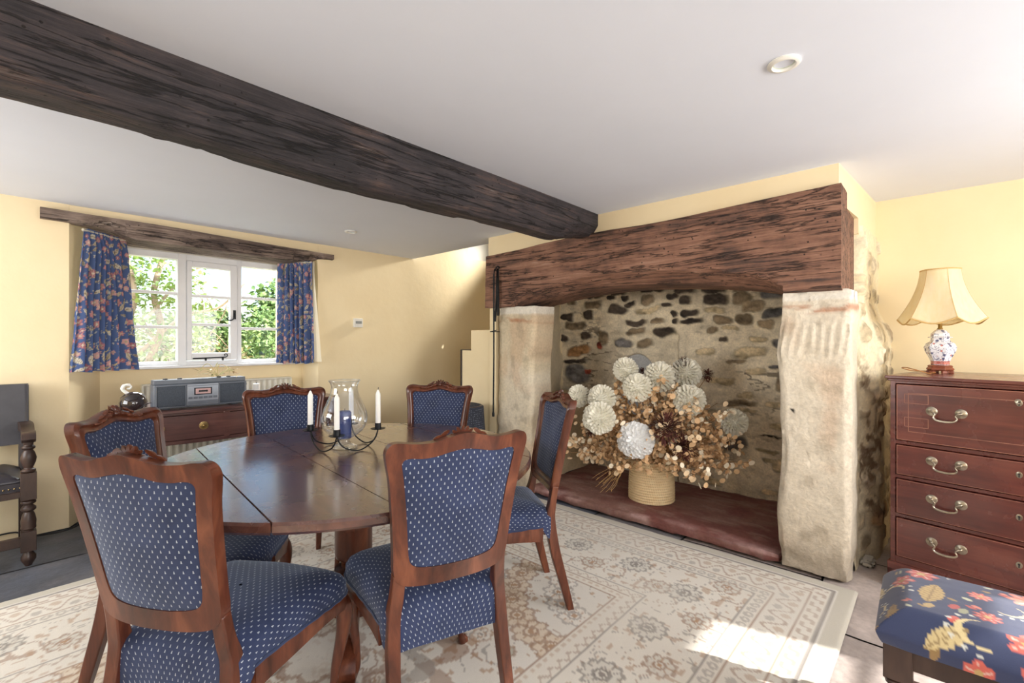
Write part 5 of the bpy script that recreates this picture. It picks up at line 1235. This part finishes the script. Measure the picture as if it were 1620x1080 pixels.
for i in range(58):
    d = dome()*r.uniform(.72, 1.0); tip = root+d
    if tip.x > 3.74: tip.x = 3.74
    t = T('honesty_sprig', 'dried honesty sprig with papery tan discs fanning out of the straw basket', 'dried flower', root-Vector((0, 0, .10)), 0, 'dried honesty sprigs in the basket'); B0 = root-Vector((0, 0, .10)); e = tip-B0
    mid = e*.55+Vector((r.uniform(-.03, .03), r.uniform(-.03, .03), .06)); path = catmull([(r.uniform(-.05, .05), r.uniform(-.05, .05), 0), mid, e], 8)
    s = MB(); s.tube(path, .0018, 5); discs = []
    for k in range(15):
        q = path[-1-int(r.random()**1.3*8.5)]; off = Vector((r.uniform(-1, 1), r.uniform(-1, 1), r.uniform(-1, 1)))*r.uniform(.02, .07); c = q+off
        if (B0+c).x > 3.80: c.x = 3.79-B0.x
        nrm = Vector((-.6, -.5, .2))+Vector((r.uniform(-.9, .9), r.uniform(-.9, .9), r.uniform(-.9, .9))); discs.append((c, nrm, r.uniform(.015, .023))); s.tube([q, c], .0008, 3)
    s.build('stem', STEM, t)
    for c, nrm, R in discs:
        o = bpy.data.objects.new('seed_disc', DME[r.randrange(3)]); C.objects.link(o); o.parent = t; o.location = c; o.scale = (R, R, R); o.rotation_euler = Vector(nrm).to_track_quat('Z', 'Y').to_euler()
# frizzy russet seed heads
for i, (p, R) in enumerate((((2.99, 1.33, .67), .11), ((3.05, 1.24, .55), .10), ((3.22, 1.62, 1.02), .04), ((3.40, 1.38, 1.09), .05), ((3.50, 1.24, 1.00), .05), ((2.90, 1.86, .60), .05))):
    t = T('russet_seedhead', ['frizzy dark red seed head in the middle of the bouquet', 'frizzy dark red seed head low, just above the basket rim', 'small dark red seed head between the two top left blooms', 'dark red seed head peeping over the top right bloom', 'dark red seed head at the upper right edge of the bouquet', 'dark seed head low at the left under the big bloom'][i], 'dried flower', p)
    b = MB(); rr2 = random.Random(i)
    for k in range(520):
        d = Vector((rr2.gauss(0, 1), rr2.gauss(0, 1), rr2.gauss(0, .8))).normalized(); o = d*R*rr2.uniform(.1, .9); leaf(b, o, d+Vector((0, 0, .2)), R*.30, R*.11)
    b.build('bristles', BROWN, t, fix=False, smooth=180); e = root-Vector(p); s = MB(); s.tube(catmull([(0, 0, 0), e*.5+Vector((0, 0, .02)), e-Vector((0, 0, .05))], 5), .0025, 5); s.build('stem', STEM, t)
# crumpled tan florets nobody could count, filling the middle
b = MB(); r = random.Random(5)
for i in range(2600):
    d = dome(); q = root+d*(r.random()**.45)*.80+Vector((0, 0, .03))
    if q.x > 3.78 or (math.hypot(q.x-BX, q.y-BY) > .14 and q.z < BZ+.29): continue
    a = Vector((r.gauss(0, 1), r.gauss(0, 1), r.gauss(0, 1))); leaf(b, q, a, r.uniform(.026, .046), r.uniform(.020, .034), Vector((r.gauss(0, 1), r.gauss(0, 1), r.gauss(0, 1))).normalized())
o = b.build('dried_florets', TANL, fix=False, smooth=180, loc=tuple(root)); tag(o, 'mass of crumpled tan dried florets filling the basket bouquet', 'dried flowers'); o['kind'] = 'stuff'
# wisps trailing over the basket's left side to the hearth
t = T('trailing_grass', 'wisp of straw-coloured grass hanging over the left side of the basket to the hearth', 'dried grass', tuple(root)); b = MB(); r = random.Random(6)
for k in range(16):
    e = Vector((-.16+r.uniform(-.05, .04), .30+r.uniform(-.10, .10), -.20+r.uniform(-.02, .09))); m = Vector((-.10, .16, .03))+Vector((r.uniform(-.03, .03),)*3)
    b.tube(catmull([(0, 0, 0), m, e*.85+Vector((0, 0, .03)), e], 6), .0014, 4)
    for q in range(5): leaf(b, m.lerp(e, r.random()), (r.uniform(-1, 1), r.uniform(-.2, 1), r.uniform(-.6, .5)), .03, .006)
b.build('grass_blades', simple('straw_grass', [lin(190, 150, 96), lin(214, 178, 124)], .8, 20), t, fix=False)

# ================================================================ GARDEN beyond the window
GRS = simple('meadow_grass', [lin(120, 130, 80), lin(160, 160, 110), lin(190, 160, 110)], .9, 2.0)
b = MB(); n = 40; X, Y = np.meshgrid(np.linspace(-30, 40, n), np.linspace(5.0, 80, n), indexing='ij'); b.grid(np.stack([X, Y, -.2+.018*np.maximum(Y-8, 0)+.12*fbm(X*.3, Y*.3, 2)], -1)); struct(b.build('ground', GRS, smooth=180, fix=False))
def foliage(name, label, cat, cx, cy, cz, rx, ry, rz, N, l, w, cols, seed, trunk=None):
    r = random.Random(seed); t = T(name, label, cat, (cx, cy, 0)); b = MB()
    for i in range(N):
        while True:
            d = Vector((r.uniform(-1, 1), r.uniform(-1, 1), r.uniform(-1, 1)))
            if .35 < d.length < 1: break
        d *= 1+.25*float(vnoise(d.x*2.5+seed, d.y*2.5, d.z*2.5)); leaf(b, (d.x*rx, d.y*ry, cz+d.z*rz), (r.gauss(0, 1), r.gauss(0, 1), r.gauss(0, .7)), l*r.uniform(.7, 1.3), w*r.uniform(.7, 1.3), Vector((r.gauss(0, .6), r.gauss(0, .6), 1)).normalized())
    b.build('leaves', simple(name+'_leaf', cols, .55, 1.5, **{'Transmission Weight': .0}), t, fix=False, smooth=180)
    if trunk:
        b = MB()
        for path, r0, r1 in trunk: p = catmull(path, 8); b.tube(p, [r0+(r1-r0)*i/(len(p)-1) for i in range(len(p))], 8)
        b.build('branches', simple(name+'_bark', [lin(120, 104, 90), lin(164, 148, 130)], .9, 8, bump=.5), t, smooth=60)
    return t
GR1 = [lin(84, 110, 50), lin(120, 146, 72), lin(154, 172, 104)]; GR2 = [lin(90, 124, 70), lin(140, 170, 104), lin(184, 200, 140)]
tr = [([(-.25, -.2, -.2), (-.2, -.2, .6), (-.30, -.22, 1.2), (-.20, -.15, 1.7), (-.32, -.1, 2.3)], .05, .03), ([(-.18, -.25, -.2), (-.15, -.2, .8), (.0, -.2, 1.35), (-.04, -.15, 1.75), (.10, -.1, 2.3)], .04, .022), ([(-.2, -.2, .7), (.1, -.1, 1.0), (.40, 0, .75)], .025, .012), ([(-.2, -.2, 1.1), (.2, -.1, 1.5), (.55, .0, 1.62), (.8, .0, 1.9)], .02, .01), ([(-.1, -.3, 1.5), (.25, -.1, 1.95), (.55, .0, 2.1)], .016, .008)]
rg = random.Random(4)
for k in range(26): a = (rg.uniform(-.4, .6), rg.uniform(-.2, .3), rg.uniform(.5, 1.6)); e = (a[0]+rg.uniform(-.4, .5), a[1]+rg.uniform(-.1, .1), a[2]+rg.uniform(-.4, .5)); tr.append(([a, ((a[0]+e[0])/2+rg.uniform(-.08, .08), a[1], (a[2]+e[2])/2+.08), e], .009, .004))
foliage('climbing_vine', 'sunlit climber with twisting pale stems outside the left panes of the window', 'climber', 1.02, 5.75, 1.35, .52, .4, 1.25, 3400, .06, .03, GR1, 3, tr)
foliage('shrub', 'pale green rounded shrub in the garden seen through the right panes', 'shrub', 3.55, 9.6, .95, .75, .7, .95, 2600, .10, .05, GR2, 5, [([(0, 0, -.2), (.05, 0, .5), (0, 0, 1.2)], .05, .02)])
foliage('shrub', 'low spiky bush in front of the rounded shrub at the right panes', 'shrub', 2.6, 7.4, .45, .6, .5, .5, 1500, .09, .02, [lin(150, 130, 90), lin(180, 170, 120), lin(150, 170, 110)], 6)
foliage('shrub', 'low flowering bush with orange tints beyond the middle casement', 'shrub', 2.3, 9.0, .65, .8, .6, .62, 2200, .10, .035, [lin(200, 160, 100), lin(214, 196, 140), lin(150, 176, 110)], 7)
foliage('tree', 'hazy distant round tree beyond the garden meadow', 'tree', 14, 34, 3.0, 3.2, 2.0, 2.6, 2600, .45, .26, GR2, 8, [([(0, 0, 0), (.1, 0, 2), (0, 0, 4)], .2, .08)])
foliage('tree', 'wide low distant tree behind the middle casement', 'tree', 9.5, 38, 1.8, 4.0, 2.0, 1.8, 2600, .45, .26, GR2, 10, [([(0, 0, 0), (.1, 0, 1.2), (0, 0, 2.4)], .2, .08)])
